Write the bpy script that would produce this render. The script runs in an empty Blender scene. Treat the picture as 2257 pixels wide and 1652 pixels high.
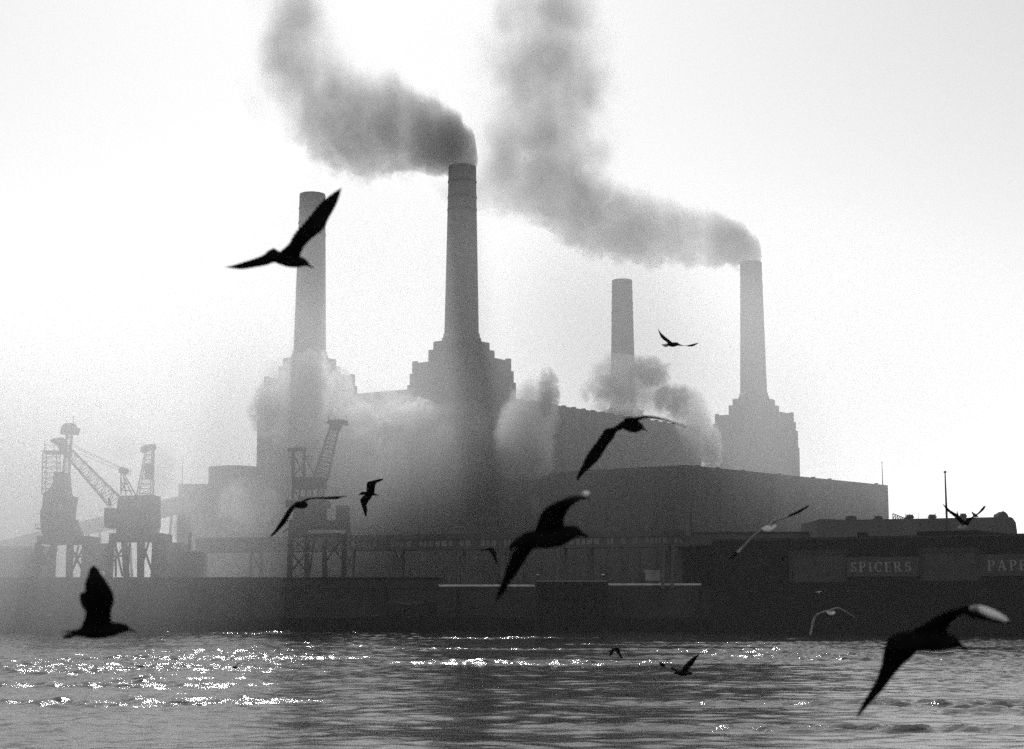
import bpy, bmesh, math, random
from mathutils import Vector, Matrix
random.seed(7)
S = bpy.context.scene
COL = S.collection

# ------------------------------------------------------------------ camera
F = 3500.0                       # focal length, in 1/2257ths of the picture width
PITCH = math.atan(484.0 / F)
CH = 6.0                         # eye height over the river
cam = bpy.data.cameras.new('camera')
cam.sensor_width = 36.0
cam.lens = F / 2257.0 * 36.0
cam.clip_start = 0.2
cam.clip_end = 9000
cam.dof.use_dof = True
cam.dof.focus_distance = 260.0
cam.dof.aperture_fstop = 2.6
co = bpy.data.objects.new('camera', cam)
COL.objects.link(co)
co.location = (0, 0, CH)
co.rotation_euler = (math.pi / 2 + PITCH, 0, 0)
S.camera = co

# ------------------------------------------------------------------ light
SUN_EL, SUN_AZ = math.radians(41), math.radians(-6)     # azimuth from +Y towards +X
w = bpy.data.worlds.new('World')
S.world = w
w.use_nodes = True
nt = w.node_tree
for n in list(nt.nodes):
    nt.nodes.remove(n)
sky = nt.nodes.new('ShaderNodeTexSky')
sky.sky_type = 'NISHITA'
sky.sun_disc = False
sky.sun_elevation = SUN_EL
sky.sun_rotation = SUN_AZ
sky.air_density = 1.0
sky.dust_density = .55
sky.ozone_density = 1.0
bw = nt.nodes.new('ShaderNodeRGBToBW')
bg = nt.nodes.new('ShaderNodeBackground')
bg.inputs['Strength'].default_value = 0.144
wo = nt.nodes.new('ShaderNodeOutputWorld')
nt.links.new(sky.outputs[0], bw.inputs[0])
nt.links.new(bw.outputs[0], bg.inputs[0])
nt.links.new(bg.outputs[0], wo.inputs[0])
sl = bpy.data.lights.new('sun', 'SUN')
sl.energy = 2.9
sl.angle = math.radians(1.5)
so = bpy.data.objects.new('sun', sl)
COL.objects.link(so)
sd = Vector((math.sin(SUN_AZ) * math.cos(SUN_EL), math.cos(SUN_AZ) * math.cos(SUN_EL), math.sin(SUN_EL)))
so.rotation_euler = sd.to_track_quat('Z', 'Y').to_euler()
so.location = (0, 0, 250)

S.view_settings.view_transform = 'Standard'
S.view_settings.look = 'None'
S.view_settings.exposure = 0.0
S.view_settings.gamma = 1.0
S.cycles.volume_bounces = 2
S.cycles.max_bounces = 6
S.cycles.volume_step_rate = 1.0
S.cycles.volume_max_steps = 256
S.cycles.use_denoising = False      # the picture is grainy film: leave the grain in
S.cycles.use_adaptive_sampling = True
S.cycles.adaptive_threshold = 0.026
S.cycles.adaptive_min_samples = 16

# ------------------------------------------------------------------ helpers
def ray(x, y):
    a = (x - 1128.5) / F
    b = (826 - y) / F
    return Vector((a, math.cos(PITCH) - b * math.sin(PITCH), math.sin(PITCH) + b * math.cos(PITCH)))

def at(x, y, Y):
    r = ray(x, y)
    t = Y / r.y
    return Vector((r.x * t, Y, CH + r.z * t))

def Z1(x, y):            # close look at the left quay
    return x * .27, 892.6 + y * .27

def Z2(x, y):            # close look at the middle quay
    return 541.9 + x * .27, 892.6 + y * .27

class MB:
    def __init__(self):
        self.v = []; self.f = []; self.m = []
    def face(self, ids, m=0):
        self.f.append(ids); self.m.append(m)
    def prism(self, poly, z0, z1, m=0):
        n = len(poly); b = len(self.v)
        for z in (z0, z1):
            for p in poly:
                self.v.append((p[0], p[1], z))
        self.face([b + i for i in reversed(range(n))], m)
        self.face([b + n + i for i in range(n)], m)
        for i in range(n):
            j = (i + 1) % n
            self.face([b + i, b + j, b + n + j, b + n + i], m)
    def hull8(self, q, m=0):         # q: 4 bottom, 4 top points
        b = len(self.v)
        self.v += [tuple(p) for p in q]
        for f in ((3, 2, 1, 0), (4, 5, 6, 7), (0, 1, 5, 4), (1, 2, 6, 5), (2, 3, 7, 6), (3, 0, 4, 7)):
            self.face([b + i for i in f], m)
    def box(self, c, sx, sy, sz, rz=0, m=0):
        ca, sa = math.cos(rz), math.sin(rz)
        P = []
        for z in (-.5, .5):
            for (x, y) in ((-.5, -.5), (.5, -.5), (.5, .5), (-.5, .5)):
                X, Y = x * sx, y * sy
                P.append((c[0] + X * ca - Y * sa, c[1] + X * sa + Y * ca, c[2] + z * sz))
        self.hull8(P, m)
    def bar(self, p, q, w=.2, h=None, m=0):
        p = Vector(p); q = Vector(q); h = h or w
        d = (q - p)
        if d.length < 1e-6: return
        d.normalize()
        a = d.cross(Vector((0, 1, 0)))
        if a.length < .1: a = d.cross(Vector((1, 0, 0)))
        a.normalize(); b_ = d.cross(a).normalized()
        P = []
        for e in (p, q):
            for (i, j) in ((-.5, -.5), (.5, -.5), (.5, .5), (-.5, .5)):
                P.append(e + a * w * i + b_ * h * j)
        self.hull8(P, m)
    def rings(self, rings, m=0, cap=True):
        b = len(self.v); n = len(rings[0])
        for r in rings:
            self.v += [tuple(p) for p in r]
        for k in range(len(rings) - 1):
            for i in range(n):
                j = (i + 1) % n
                mm = m[k] if isinstance(m, (list, tuple)) else m
                self.face([b + k * n + i, b + k * n + j, b + (k + 1) * n + j, b + (k + 1) * n + i], mm)
        if cap:
            m0 = m[0] if isinstance(m, (list, tuple)) else m
            m1 = m[-1] if isinstance(m, (list, tuple)) else m
            self.face([b + i for i in reversed(range(n))], m0)
            self.face([b + (len(rings) - 1) * n + i for i in range(n)], m1)
    def lathe(self, c, prof, n=48, m=0, cap=True):
        R = []
        for (r, z) in prof:
            R.append([(c[0] + r * math.cos(2 * math.pi * i / n), c[1] + r * math.sin(2 * math.pi * i / n), z) for i in range(n)])
        self.rings(R, m, cap)
    def lattice(self, p, q, w0, w1, d0=None, d1=None, n=8, t=.14):
        """a four-chord lattice girder from p to q, width in X-Z and depth in Y"""
        p = Vector(p); q = Vector(q); d0 = d0 or w0; d1 = d1 or w1
        d = (q - p).normalized()
        a = d.cross(Vector((0, 1, 0))).normalized()
        b = Vector((0, 1, 0))
        def cor(k):
            u = k / n
            c = p.lerp(q, u); ww = w0 + (w1 - w0) * u; dd = d0 + (d1 - d0) * u
            return [c + a * ww * i * .5 + b * dd * j * .5 for (i, j) in ((-1, -1), (1, -1), (1, 1), (-1, 1))]
        C = [cor(k) for k in range(n + 1)]
        for i in range(4):
            self.bar(C[0][i], C[n][i], t * 1.3)
        for k in range(n + 1):
            for i in range(4):
                self.bar(C[k][i], C[k][(i + 1) % 4], t * .7)
            if k < n:
                for i in range(4):
                    j = (i + 1) % 4
                    if k % 2: self.bar(C[k][i], C[k + 1][j], t * .6)
                    else: self.bar(C[k][j], C[k + 1][i], t * .6)
    def build(self, name, mats, parent=None, smooth=False):
        me = bpy.data.meshes.new(name)
        me.from_pydata(self.v, [], self.f)
        if not isinstance(mats, (list, tuple)): mats = [mats]
        for m in mats: me.materials.append(m)
        for p, k in zip(me.polygons, self.m):
            p.material_index = k
            p.use_smooth = smooth
        bm = bmesh.new(); bm.from_mesh(me)
        bmesh.ops.recalc_face_normals(bm, faces=bm.faces)
        bm.to_mesh(me); bm.free()
        me.update()
        o = bpy.data.objects.new(name, me)
        COL.objects.link(o)
        if parent:
            o.parent = parent
            o.matrix_parent_inverse = Matrix.Translation(-parent.location)
        return o

def tag(o, label=None, cat=None, group=None, kind=None):
    if label: o['label'] = label
    if cat: o['category'] = cat
    if group: o['group'] = group
    if kind: o['kind'] = kind
    return o

def empty(name, loc, label, cat, group=None):
    o = bpy.data.objects.new(name, None)
    COL.objects.link(o)
    o.location = loc
    return tag(o, label, cat, group)

def mat(name, v, rough=.8, var=.25, scale=.3, spec=.3, bump=0, metal=0, streak=0):
    m = bpy.data.materials.new(name)
    m.use_nodes = True
    t = m.node_tree; L = t.links
    p = t.nodes['Principled BSDF']
    tc = t.nodes.new('ShaderNodeTexCoord')
    mp = t.nodes.new('ShaderNodeMapping')
    mp.inputs['Scale'].default_value = (1, 1, 1 / (1 + streak))
    L.new(tc.outputs['Object'], mp.inputs[0])
    nz = t.nodes.new('ShaderNodeTexNoise')
    nz.inputs['Scale'].default_value = scale
    nz.inputs['Detail'].default_value = 6
    nz.inputs['Roughness'].default_value = .65
    L.new(mp.outputs[0], nz.inputs['Vector'])
    r = t.nodes.new('ShaderNodeValToRGB')
    a, b = v * (1 - var), v * (1 + var)
    r.color_ramp.elements[0].position = .3
    r.color_ramp.elements[1].position = .7
    r.color_ramp.elements[0].color = (a, a, a, 1)
    r.color_ramp.elements[1].color = (b, b, b, 1)
    L.new(nz.outputs[0], r.inputs[0])
    L.new(r.outputs[0], p.inputs['Base Color'])
    p.inputs['Roughness'].default_value = rough
    p.inputs['Specular IOR Level'].default_value = spec
    p.inputs['Metallic'].default_value = metal
    if bump:
        bp = t.nodes.new('ShaderNodeBump')
        bp.inputs['Strength'].default_value = bump
        L.new(nz.outputs[0], bp.inputs['Height'])
        L.new(bp.outputs[0], p.inputs['Normal'])
    return m

def brick(name, v, var=.3):
    m = mat(name, v, .9, var, .12, .1, 0, 0, 3)
    t = m.node_tree; L = t.links
    p = t.nodes['Principled BSDF']
    src = p.inputs['Base Color'].links[0].from_socket
    bt = t.nodes.new('ShaderNodeTexBrick')
    bt.inputs['Scale'].default_value = 1.2
    bt.inputs['Color1'].default_value = (1, 1, 1, 1)
    bt.inputs['Color2'].default_value = (.8, .8, .8, 1)
    bt.inputs['Mortar'].default_value = (.65, .65, .65, 1)
    tc = [n for n in t.nodes if n.type == 'TEX_COORD'][0]
    L.new(tc.outputs['Object'], bt.inputs['Vector'])
    mx = t.nodes.new('ShaderNodeMix'); mx.data_type = 'RGBA'; mx.blend_type = 'MULTIPLY'
    mx.inputs[0].default_value = .6
    L.new(src, mx.inputs[6]); L.new(bt.outputs[0], mx.inputs[7])
    L.new(mx.outputs[2], p.inputs['Base Color'])
    return m

M = {
    'brick': brick('sooty_brick', .10),
    'brick2': brick('dark_brick', .035),
    'concrete': mat('smoked_concrete', .16, .85, .25, .08, .2, 0, 0, 4),
    'steel': mat('dark_steel', .035, .6, .3, .8, .3),
    'roof': mat('slate_roof', .04, .8, .3, .4, .2),
    'wall': mat('river_wall_stone', .034, .85, .45, .25, .1, .3, 0, 0),
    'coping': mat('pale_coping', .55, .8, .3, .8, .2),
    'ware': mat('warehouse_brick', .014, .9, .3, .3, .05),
    'panel': mat('warehouse_panel', .062, .9, .25, .6, .05),
    'frame': mat('warehouse_frame', .04, .9, .3, .8, .05),
    'letter': mat('weathered_lettering', .22, .9, .35, 1.2, .05),
    'glass': mat('dull_glass', .3, .3, .3, .6, .5),
    'pale': mat('pale_boards', .3, .8, .3, .7, .2),
    'ground': mat('yard_ground', .08, .95, .3, .1, .05),
    'timber': mat('wet_timber', .008, .8, .4, .7, .1),
    'gull': mat('gull_silhouette', .009, 1, .4, 14, 0),  # white birds seen against the light: their shade is put into the colour
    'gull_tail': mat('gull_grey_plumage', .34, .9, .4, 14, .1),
    'gull_white_lit': mat('gull_white_lit_plumage', .75, .8, .2, 14, .1),  # white plumage, also used to paint sunlit patches on wings
    'bill': mat('gull_bill', .008, .9, .2, 10, .05),
}

t_ = M['gull_white_lit'].node_tree                # white feathers let the sun through
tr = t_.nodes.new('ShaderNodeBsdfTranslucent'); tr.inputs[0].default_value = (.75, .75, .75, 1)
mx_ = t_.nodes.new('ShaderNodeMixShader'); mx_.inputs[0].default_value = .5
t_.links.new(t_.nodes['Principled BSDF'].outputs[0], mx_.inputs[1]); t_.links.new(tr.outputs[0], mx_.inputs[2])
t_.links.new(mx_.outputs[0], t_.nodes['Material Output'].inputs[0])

# ------------------------------------------------------------------ river
def water_material():
    m = bpy.data.materials.new('river_water')
    m.use_nodes = True
    t = m.node_tree; L = t.links; N = t.nodes
    p = N['Principled BSDF']
    p.inputs['Base Color'].default_value = (.012, .012, .012, 1)
    p.inputs['Roughness'].default_value = .10
    p.inputs['IOR'].default_value = 1.33
    tc = N.new('ShaderNodeTexCoord')
    def noise(sx, sy, sc, det, rough=.55):
        mp = N.new('ShaderNodeMapping'); mp.inputs['Scale'].default_value = (sx, sy, 1)
        L.new(tc.outputs['Object'], mp.inputs[0])
        n = N.new('ShaderNodeTexNoise')
        n.inputs['Scale'].default_value = sc; n.inputs['Detail'].default_value = det
        n.inputs['Roughness'].default_value = rough
        L.new(mp.outputs[0], n.inputs['Vector'])
        return n.outputs[0]
    def math_(op, a, b):
        n = N.new('ShaderNodeMath'); n.operation = op
        for i, x in enumerate((a, b)):
            if isinstance(x, (int, float)): n.inputs[i].default_value = x
            else: L.new(x, n.inputs[i])
        return n.outputs[0]
    a = noise(.55, 1, .55, 4)           # wavelets about two metres long
    b = noise(.55, 1, 2.6, 4)            # chop
    c = noise(.35, 1, .16, 2)           # slow swell
    patch = noise(.22, 1, .045, 3)      # wind lanes
    mr = N.new('ShaderNodeMapRange'); mr.inputs[1].default_value = .38; mr.inputs[2].default_value = .62
    mr.inputs[3].default_value = .45; mr.inputs[4].default_value = 1.15
    L.new(patch, mr.inputs[0])
    h = math_('MULTIPLY', math_('ADD', math_('MULTIPLY', a, .1), math_('MULTIPLY', b, .17)), 1.0)
    ac = N.new('ShaderNodeAttribute'); ac.attribute_name = 'chop'
    h = math_('MULTIPLY', h, ac.outputs['Fac'])
    bp = N.new('ShaderNodeBump')
    bp.inputs['Strength'].default_value = 1.0
    bp.inputs['Distance'].default_value = .5
    L.new(h, bp.inputs['Height'])
    L.new(bp.outputs[0], p.inputs['Normal'])
    return m

import numpy as np
def river():
    rng = np.random.default_rng(11)
    N_, dx = 1024, .34
    k1 = np.fft.fftfreq(N_, dx) * 2 * np.pi
    KX, KY = np.meshgrid(k1, k1)
    K = np.hypot(KX, KY); K[0, 0] = 1
    def field(kp, k_lo, k_hi, sx, slope):
        # band limited random waves; sx < 1 stretches them across the view
        W = np.exp(-((KX / sx) ** 2 + KY ** 2) / k_hi ** 2) * (K > k_lo) / K ** kp
        h = np.real(np.fft.ifft2(np.fft.fft2(rng.standard_normal((N_, N_))) * W))
        g = np.gradient(h, dx)[0]
        return h * slope / g.std()
    h = field(1.0, 2.2, 8.5, .45, .135)
    swell = field(1.8, .35, 1.6, .4, .016)
    XL = np.broadcast_to((np.arange(N_) - 345) * dx, (N_, N_))       # calmer water in the lee of mid river
    lane = field(.6, .02, 1.3, .14, 1.0); lane /= lane.std()
    wide = field(1.5, .01, .12, .5, 1.0); wide /= wide.std()
    calm = np.clip((np.abs(XL - 3) - 13) / 22, 0, 1); calm = calm * calm * (3 - 2 * calm)
    amp_ = .22 + .34 * calm + (.15 * wide + .12 * lane) * calm + 1.05 * np.clip(lane + .5 * wide - .42, 0, 1.6)
    left = np.clip((10 - XL) / 20, 0, 1) * np.clip((XL + 75) / 20, 0, 1)
    YL = np.broadcast_to((44 + np.arange(N_) * dx)[:, None], (N_, N_))
    amp_ = amp_ + .38 * np.clip((-XL - 2) / 18, 0, 1) + left * .6 * np.clip(lane + .4 * wide - .2, 0, 1.2) + .35 * np.clip((YL - 225) / 35, 0, 1) * (.6 + .5 * lane)
    amp_ = np.clip(amp_, .12, 1.55)
    h = h * amp_ + swell
    nx, ny = 690, 690
    X = (np.arange(nx) - nx / 2) * dx
    Yv = 44 + np.arange(ny) * dx
    XX, YY = np.meshgrid(X, Yv)
    co_ = np.stack([XX, YY, h[:ny, :nx]], -1).reshape(-1, 3)
    i = np.arange(nx * ny).reshape(ny, nx)
    q = np.stack([i[:-1, :-1], i[:-1, 1:], i[1:, 1:], i[1:, :-1]], -1).reshape(-1, 4)
    ext = np.array([(-890, -120, -.6), (890, -120, -.6), (890, 300, -.6), (-890, 300, -.6)], float)
    nv = len(co_)
    co_ = np.concatenate([co_, ext]); q = np.concatenate([q, [[nv, nv + 1, nv + 2, nv + 3]]])
    me = bpy.data.meshes.new('river')
    me.vertices.add(len(co_)); me.vertices.foreach_set('co', co_.ravel())
    me.loops.add(q.size); me.loops.foreach_set('vertex_index', q.ravel().astype(np.int32))
    me.polygons.add(len(q)); me.polygons.foreach_set('loop_start', np.arange(0, q.size, 4, dtype=np.int32))
    me.polygons.foreach_set('use_smooth', np.ones(len(q), bool))
    me.update(calc_edges=True)
    at_ = me.attributes.new('chop', 'FLOAT', 'POINT')
    at_.data.foreach_set('value', np.concatenate([amp_[:ny, :nx].ravel(), np.ones(4)]).astype(np.float32))
    me.materials.append(water_material())
    o = bpy.data.objects.new('river', me); COL.objects.link(o)
    tag(o, kind='structure')
river()

# quay line (foot of the river wall), from left to right
Q = [(-420, 268), (-10, 268), (40, 264), (70, 255), (180, 226), (420, 165)]
def quayY(X):
    for (a, c) in zip(Q, Q[1:]):
        if a[0] <= X <= c[0]:
            return a[1] + (c[1] - a[1]) * (X - a[0]) / (c[0] - a[0])
    return Q[-1][1]
b = MB()
b.prism([(-890, 960), (-890, 269)] + [(x, y + 1.2) for x, y in Q] + [(890, 160), (890, 960)], -4, 7.0)
tag(b.build('ground', M['ground']), kind='structure')
b = MB()
QW = Q[:]
b.prism(QW + [(x, y + 1.15) for x, y in reversed(QW)], -3, 7.3)
rw = empty('river_wall', (0, 268, 0), 'long dark stone river wall along the far bank, foot in the water', 'river wall')
b.build('wall_face', M['wall'], rw)
b = MB()
for x in (-118, -101, -92, -70, -52, -44, -21, -9, 14, 31, 48):
    b = MB(); b.box((x, quayY(x) - .15, 3.2), .4, .3, 7.2)
    b.build('fender', M['timber'], rw)
for z in (5.6, 3.9):
    for x0 in range(-130, 40, 10):
        if random.random() < .75:
            b = MB(); b.box((x0 + 5, quayY(x0) - .12, z), random.uniform(5, 9.8), .2, .12)
            b.build('string_course', M['panel'], rw)
b = MB()
b.prism([(x, y - .06) for x, y in Q[:5]] + [(x, y + .3) for x, y in reversed(Q[:5])], -3, 2.1)
b.build('weed_band', M['timber'], rw)
for x in (-96, -58, -30, 8, 37, 52):
    b = MB(); yy = quayY(x) - .35
    for dx_ in (-.25, .25): b.bar((x + dx_, yy, -.5), (x + dx_, yy, 7.6), .09)
    for k in range(24): b.bar((x - .25, yy, -.2 + k * .33), (x + .25, yy, -.2 + k * .33), .05)
    b.build('ladder', M['steel'], rw)
for (x0, x1, y) in ((968, 1182, 1291), (1338, 1546, 1288.5)):  # pale painted coping strips along the wall top
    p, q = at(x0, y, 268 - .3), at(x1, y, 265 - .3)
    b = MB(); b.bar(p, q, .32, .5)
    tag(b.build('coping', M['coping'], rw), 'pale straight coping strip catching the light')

DX1 = at(968, 1290, 268).x
b = MB(); b.prism([(-400, 267.7), (DX1, 267.7), (DX1, 298), (-400, 298)], 7.003, 8.8)
wd_ = empty('wharf_deck', (-40, 268, 7), 'raised dark coal wharf deck under the cranes at left and middle', 'wharf')
b.build('deck', M['wall'], wd_)
b = MB(); b.box((-130 + DX1 / 2 + 0, 267.55, 8.6), 260 + DX1, .3, .3); b.build('edge_beam', M['timber'], wd_)

# ------------------------------------------------------------------ power station
U = Vector((.617, .787, 0)).normalized()
V = Vector((-U.y, U.x, 0))
ANG = math.atan2(U.y, U.x)
cC = at(1019, 368, 368.5); cL = at(689, 430, 395); cR = at(1655, 582, 479); cB = at(1371, 621, 507)
ZT = 107.0
def zof(x, y, Y): return at(x, y, Y).z
station = empty('power_station', (0, 400, 7), 'huge brick power station with four tall chimneys half lost in smoke and mist', 'power station')

def block(b, c, us, vs, z0, z1):
    b.box((c[0], c[1], (z0 + z1) / 2), us, vs, z1 - z0, ANG)

zlev = [zof(1019, y, 368.5) for y in (738, 755, 773, 799, 822, 847)]
def tower(c, top, name='tower'):
    bs = zlev
    t = MB()
    lev = [(9.6, 9.2, bs[2], bs[1]), (10.6, 11.4, bs[3], bs[2]), (11.2, 20.9, bs[4], bs[3]), (11.8, 21.9, bs[5], bs[4]),
           (12.4, 22.8, bs[5] - 5, bs[5]), (13.0, 23.2, 7, bs[5] - 5)]
    for us, vs, z0, z1 in lev:
        block(t, c, us, vs, z0, z1)
    # shallow brick piers on the faces
    for k in range(-4, 5):
        p = Vector(c) + V * (k * 2.5) - U * 6.55
        t.box((p.x, p.y, (7 + bs[5] - 6) / 2), .5, .9, bs[5] - 13, ANG)
    for k in range(-2, 3):
        p = Vector(c) + U * (k * 2.6) - V * 11.65
        t.box((p.x, p.y, (7 + bs[5] - 6) / 2), .9, .5, bs[5] - 13, ANG)
    # small corner turrets that break the stepped outline
    for (su, sv, us, vs, z) in ((-1, -1, 11.2, 20.9, bs[3]), (-1, 1, 11.2, 20.9, bs[3]), (1, -1, 11.2, 20.9, bs[3])):
        p = Vector(c) + U * su * (us / 2 - .5) + V * sv * (vs / 2 - .5)
        t.box((p.x, p.y, z + .25), 1, 1, .5, ANG)
    tw = t.build('tower', M['brick'], station)
    h = MB()
    n = 64
    def fl(r, z, a=.018):
        return [(c[0] + r * (1 + a * math.cos(32 * 2 * math.pi * i / n)) * math.cos(2 * math.pi * i / n),
                 c[1] + r * (1 + a * math.cos(32 * 2 * math.pi * i / n)) * math.sin(2 * math.pi * i / n), z) for i in range(n)]
    z0, z1 = bs[0], top
    R = [fl(4.65, bs[1], 0), fl(4.6, bs[1] + .9, 0), fl(4.35, bs[1] + .9, 0), fl(4.3, bs[0], 0), fl(3.98, bs[0])]
    for k in range(1, 9):
        u = k / 9
        R.append(fl(3.98 - .78 * u, z0 + (z1 - z0) * u))
    R.append(fl(3.25, z1 - .3)); R.append(fl(3.22, z1, 0)); R.append(fl(2.7, z1, 0)); R.append(fl(2.6, z1 - 9, 0))
    h.rings(R, 0, True)
    ch = h.build('chimney', M['concrete'], station, True)
    g = MB()
    for dz in (3.8, 7.6, 10.6):
        r = 3.25 + .016 * dz
        g.lathe(c, [(r, z1 - dz - .25), (r + .13, z1 - dz - .2), (r + .13, z1 - dz + .2), (r, z1 - dz + .25)], 48, 0, False)
    g.build('chimney_band', M['brick'], ch)
for c in (cC, cL, cR, cB):
    tower(c, ZT)

# boiler house between the towers, turbine hall and annexes
b = MB()
p0 = Vector((cC.x, cC.y, 0)) - V * 6 + U * 5; p1 = p0 + U * 92
poly = [p0, p1, p1 + V * 60, p0 + V * 60]
b.prism([(p.x, p.y) for p in poly], 7, 52)
bh = b.build('boiler_house', M['brick'], station)
e = MB()
for k in range(22):
    p = p0 + U * (2 + k * 4.2)
    e.box((p.x, p.y, 30), 1.1, .2, 40, ANG)
    e.box((p.x, p.y, 52.05), .9, 1.0, .3, ANG)
e.build('pier_strip', M['brick'], station)
b = MB()
pc = Vector((cC.x, cC.y, 0)) + V * 8; pl = Vector((cL.x, cL.y, 0)) - V * 8
b.prism([(q.x, q.y) for q in (pc - U * 3, pc + U * 6, pl + U * 6, pl - U * 3)], 7, zof(820, 868, 382))
b.build('end_wall', M['brick'], station)

ta = at(1510, 1025, 332); tb = at(1957, 1070, 394)
b = MB()
A = Vector((ta.x, ta.y, 0)); B_ = Vector((tb.x, tb.y, 0))
VV = Vector((-.8, .6, 0))
b.hull8([A + Vector((0, 0, 7)), B_ + Vector((0, 0, 7)), B_ + VV * 26 + Vector((0, 0, 7)), A + VV * 60 + Vector((0, 0, 7)),
         A + Vector((0, 0, ta.z)), B_ + Vector((0, 0, tb.z)), B_ + VV * 26 + Vector((0, 0, tb.z)), A + VV * 60 + Vector((0, 0, ta.z))])
b.build('turbine_hall', M['brick'], station)
w_ = MB()
dr = (B_ - A).normalized(); an = math.atan2(dr.y, dr.x)
for k in range(17):
    p = A + dr * (3 + k * 4.9)
    w_.box((p.x, p.y, 20), .8, .16, 20, an)
for k in range(14):
    p = A + VV * (3 + k * 4.2)
    w_.box((p.x, p.y, 18), .8, .16, 19, math.atan2(dr.y, dr.x))
w_.build('pier_strip', M['brick'], station)
for k in (2, 5, 9, 15, 21, 24, 33):                       # little vents along the parapet
    p = A + dr * (k * 2.4); w_ = MB()
    w_.box((p.x, p.y + 1.5, ta.z + .05), .7, .7, .5, an)
    w_.build('roof_vent', M['steel'], station)
# west annex blocks
b = MB()
def pxblock(b, x0, x1, y, Y, dep, z0=7, arc=0):
    p = at(x0, y, Y); q = at(x1, y, Y)
    if not arc:
        b.box(((p.x + q.x) / 2, Y + dep / 2, (p.z + z0) / 2), q.x - p.x, dep, p.z - z0)
    else:
        n = 8; rows = []
        for k in range(n + 1):
            u = k / n; X = p.x + (q.x - p.x) * u; z = p.z + arc * math.sin(math.pi * u)
            rows.append([(X, Y, z0), (X, Y + dep, z0), (X, Y + dep, z), (X, Y, z)])
        b.rings(rows)
pxblock(b, 460, 564.5, 1029, 372, 30, 7, .35)
pxblock(b, 393, 461, 1067, 371, 28)
b.build('annex', M['brick'], station)

# ------------------------------------------------------------------ inclined conveyor and left background
cb = empty('inclined_conveyor', at(200, 1180, 345), 'long covered coal conveyor rising towards the station behind the left cranes', 'conveyor')
b = MB()
def slab(b, top, bot, Y, dep):
    n = len(top)
    rows = []
    for (t, u) in zip(top, bot):
        T, U_ = at(t[0], t[1], Y), at(u[0], u[1], Y)
        rows.append([T, T + Vector((0, dep, 0)), U_ + Vector((0, dep, 0)), U_])
    b.rings(rows)
slab(b, [(-60, 1207), (11, 1190), (230, 1137), (396, 1093)], [(-60, 1215), (11, 1210), (230, 1166), (396, 1128)], 345, 6)
b.build('gallery', M['pale'], cb)
b = MB()
for x in (60, 130, 200, 265, 330, 385):
    p = at(x, 1190 - (x - 11) * .25 + 20, 345)
    b.bar((p.x - 1, 348, p.z + .5), (p.x - 2.5, 348, 6.9), .5)
    b.bar((p.x + 1, 348, p.z + .5), (p.x + 2.5, 348, 6.9), .5)
b.build('trestle', M['steel'], cb)

def shed(name, x0, x1, y, Y, dep, label, m, cat='shed', ridge=0, z0=8.85):
    p = at(x0, y, Y); q = at(x1, y, Y)
    e = empty(name, ((p.x + q.x) / 2, Y, z0), label, cat)
    b = MB()
    b.box(((p.x + q.x) / 2, Y + dep / 2, (p.z + z0) / 2), q.x - p.x, dep, p.z - z0)
    b.build('walls', m, e)
    r = MB()
    if ridge:
        X0, X1 = p.x - .4, q.x + .4
        r.rings([[(X0, Y - .4, p.z + .01), (X0, Y + dep / 2, p.z + ridge), (X0, Y + dep + .4, p.z + .01)],
                 [(X1, Y - .4, p.z + .01), (X1, Y + dep / 2, p.z + ridge), (X1, Y + dep + .4, p.z + .01)]])
    else:
        r.box(((p.x + q.x) / 2, Y + dep / 2, p.z + .15), q.x - p.x + .5, dep + .5, .3)
    r.build('roof', M['roof'], e)
    return e
shed('wharf_shed', -60, 84, 1209, 292, 12, 'low long shed at the left edge of the picture behind the first crane', M['brick2'], ridge=.6)
shed('wharf_shed', 345, 395, 1200, 288, 9, 'dark flat roofed shed standing right of the tall jib crane', M['brick2'])
e = shed('flue_shed', 395, 432, 1219, 282, 8, 'small dark wharf shed with a smoking flue pipe', M['brick2'])
b = MB(); p = at(419, 1178, 285); q = at(419, 1219, 285)
b.lathe((p.x, 285), [(.3, q.z - .2), (.28, p.z), (.36, p.z), (.36, p.z + .3), (.2, p.z + .3)], 12)
b.build('flue', M['steel'], e)
# hoppers between the cranes
for (x0, x1, y, lab) in ((188, 246, 1199, 'dark coal hopper on legs between the two left cranes'),
                         (60, 82, 1222, 'narrow coal hopper left of the first crane')):
    p = at(x0, y, 283); q = at(x1, y, 283)
    e = empty('coal_hopper', ((p.x + q.x) / 2, 283, 7), lab, 'hopper')
    b = MB()
    cx = (p.x + q.x) / 2; hw = (q.x - p.x) / 2
    b.rings([[(cx - hw * .5, 282, 10), (cx + hw * .5, 282, 10), (cx + hw * .5, 284, 10), (cx - hw * .5, 284, 10)],
             [(cx - hw, 281, 12), (cx + hw, 281, 12), (cx + hw, 285, 12), (cx - hw, 285, 12)],
             [(cx - hw, 281, p.z), (cx + hw, 281, p.z), (cx + hw, 285, p.z), (cx - hw, 285, p.z)]])
    b.build('bin', M['steel'], e)
    for sx in (-1, 1):
        for sy in (-1, 1):
            l = MB(); l.bar((cx + sx * hw * .9, 283 + sy * 1.8, 12), (cx + sx * hw * .9, 283 + sy * 1.8, 8.8), .3)
            l.build('leg', M['steel'], e)

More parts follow.
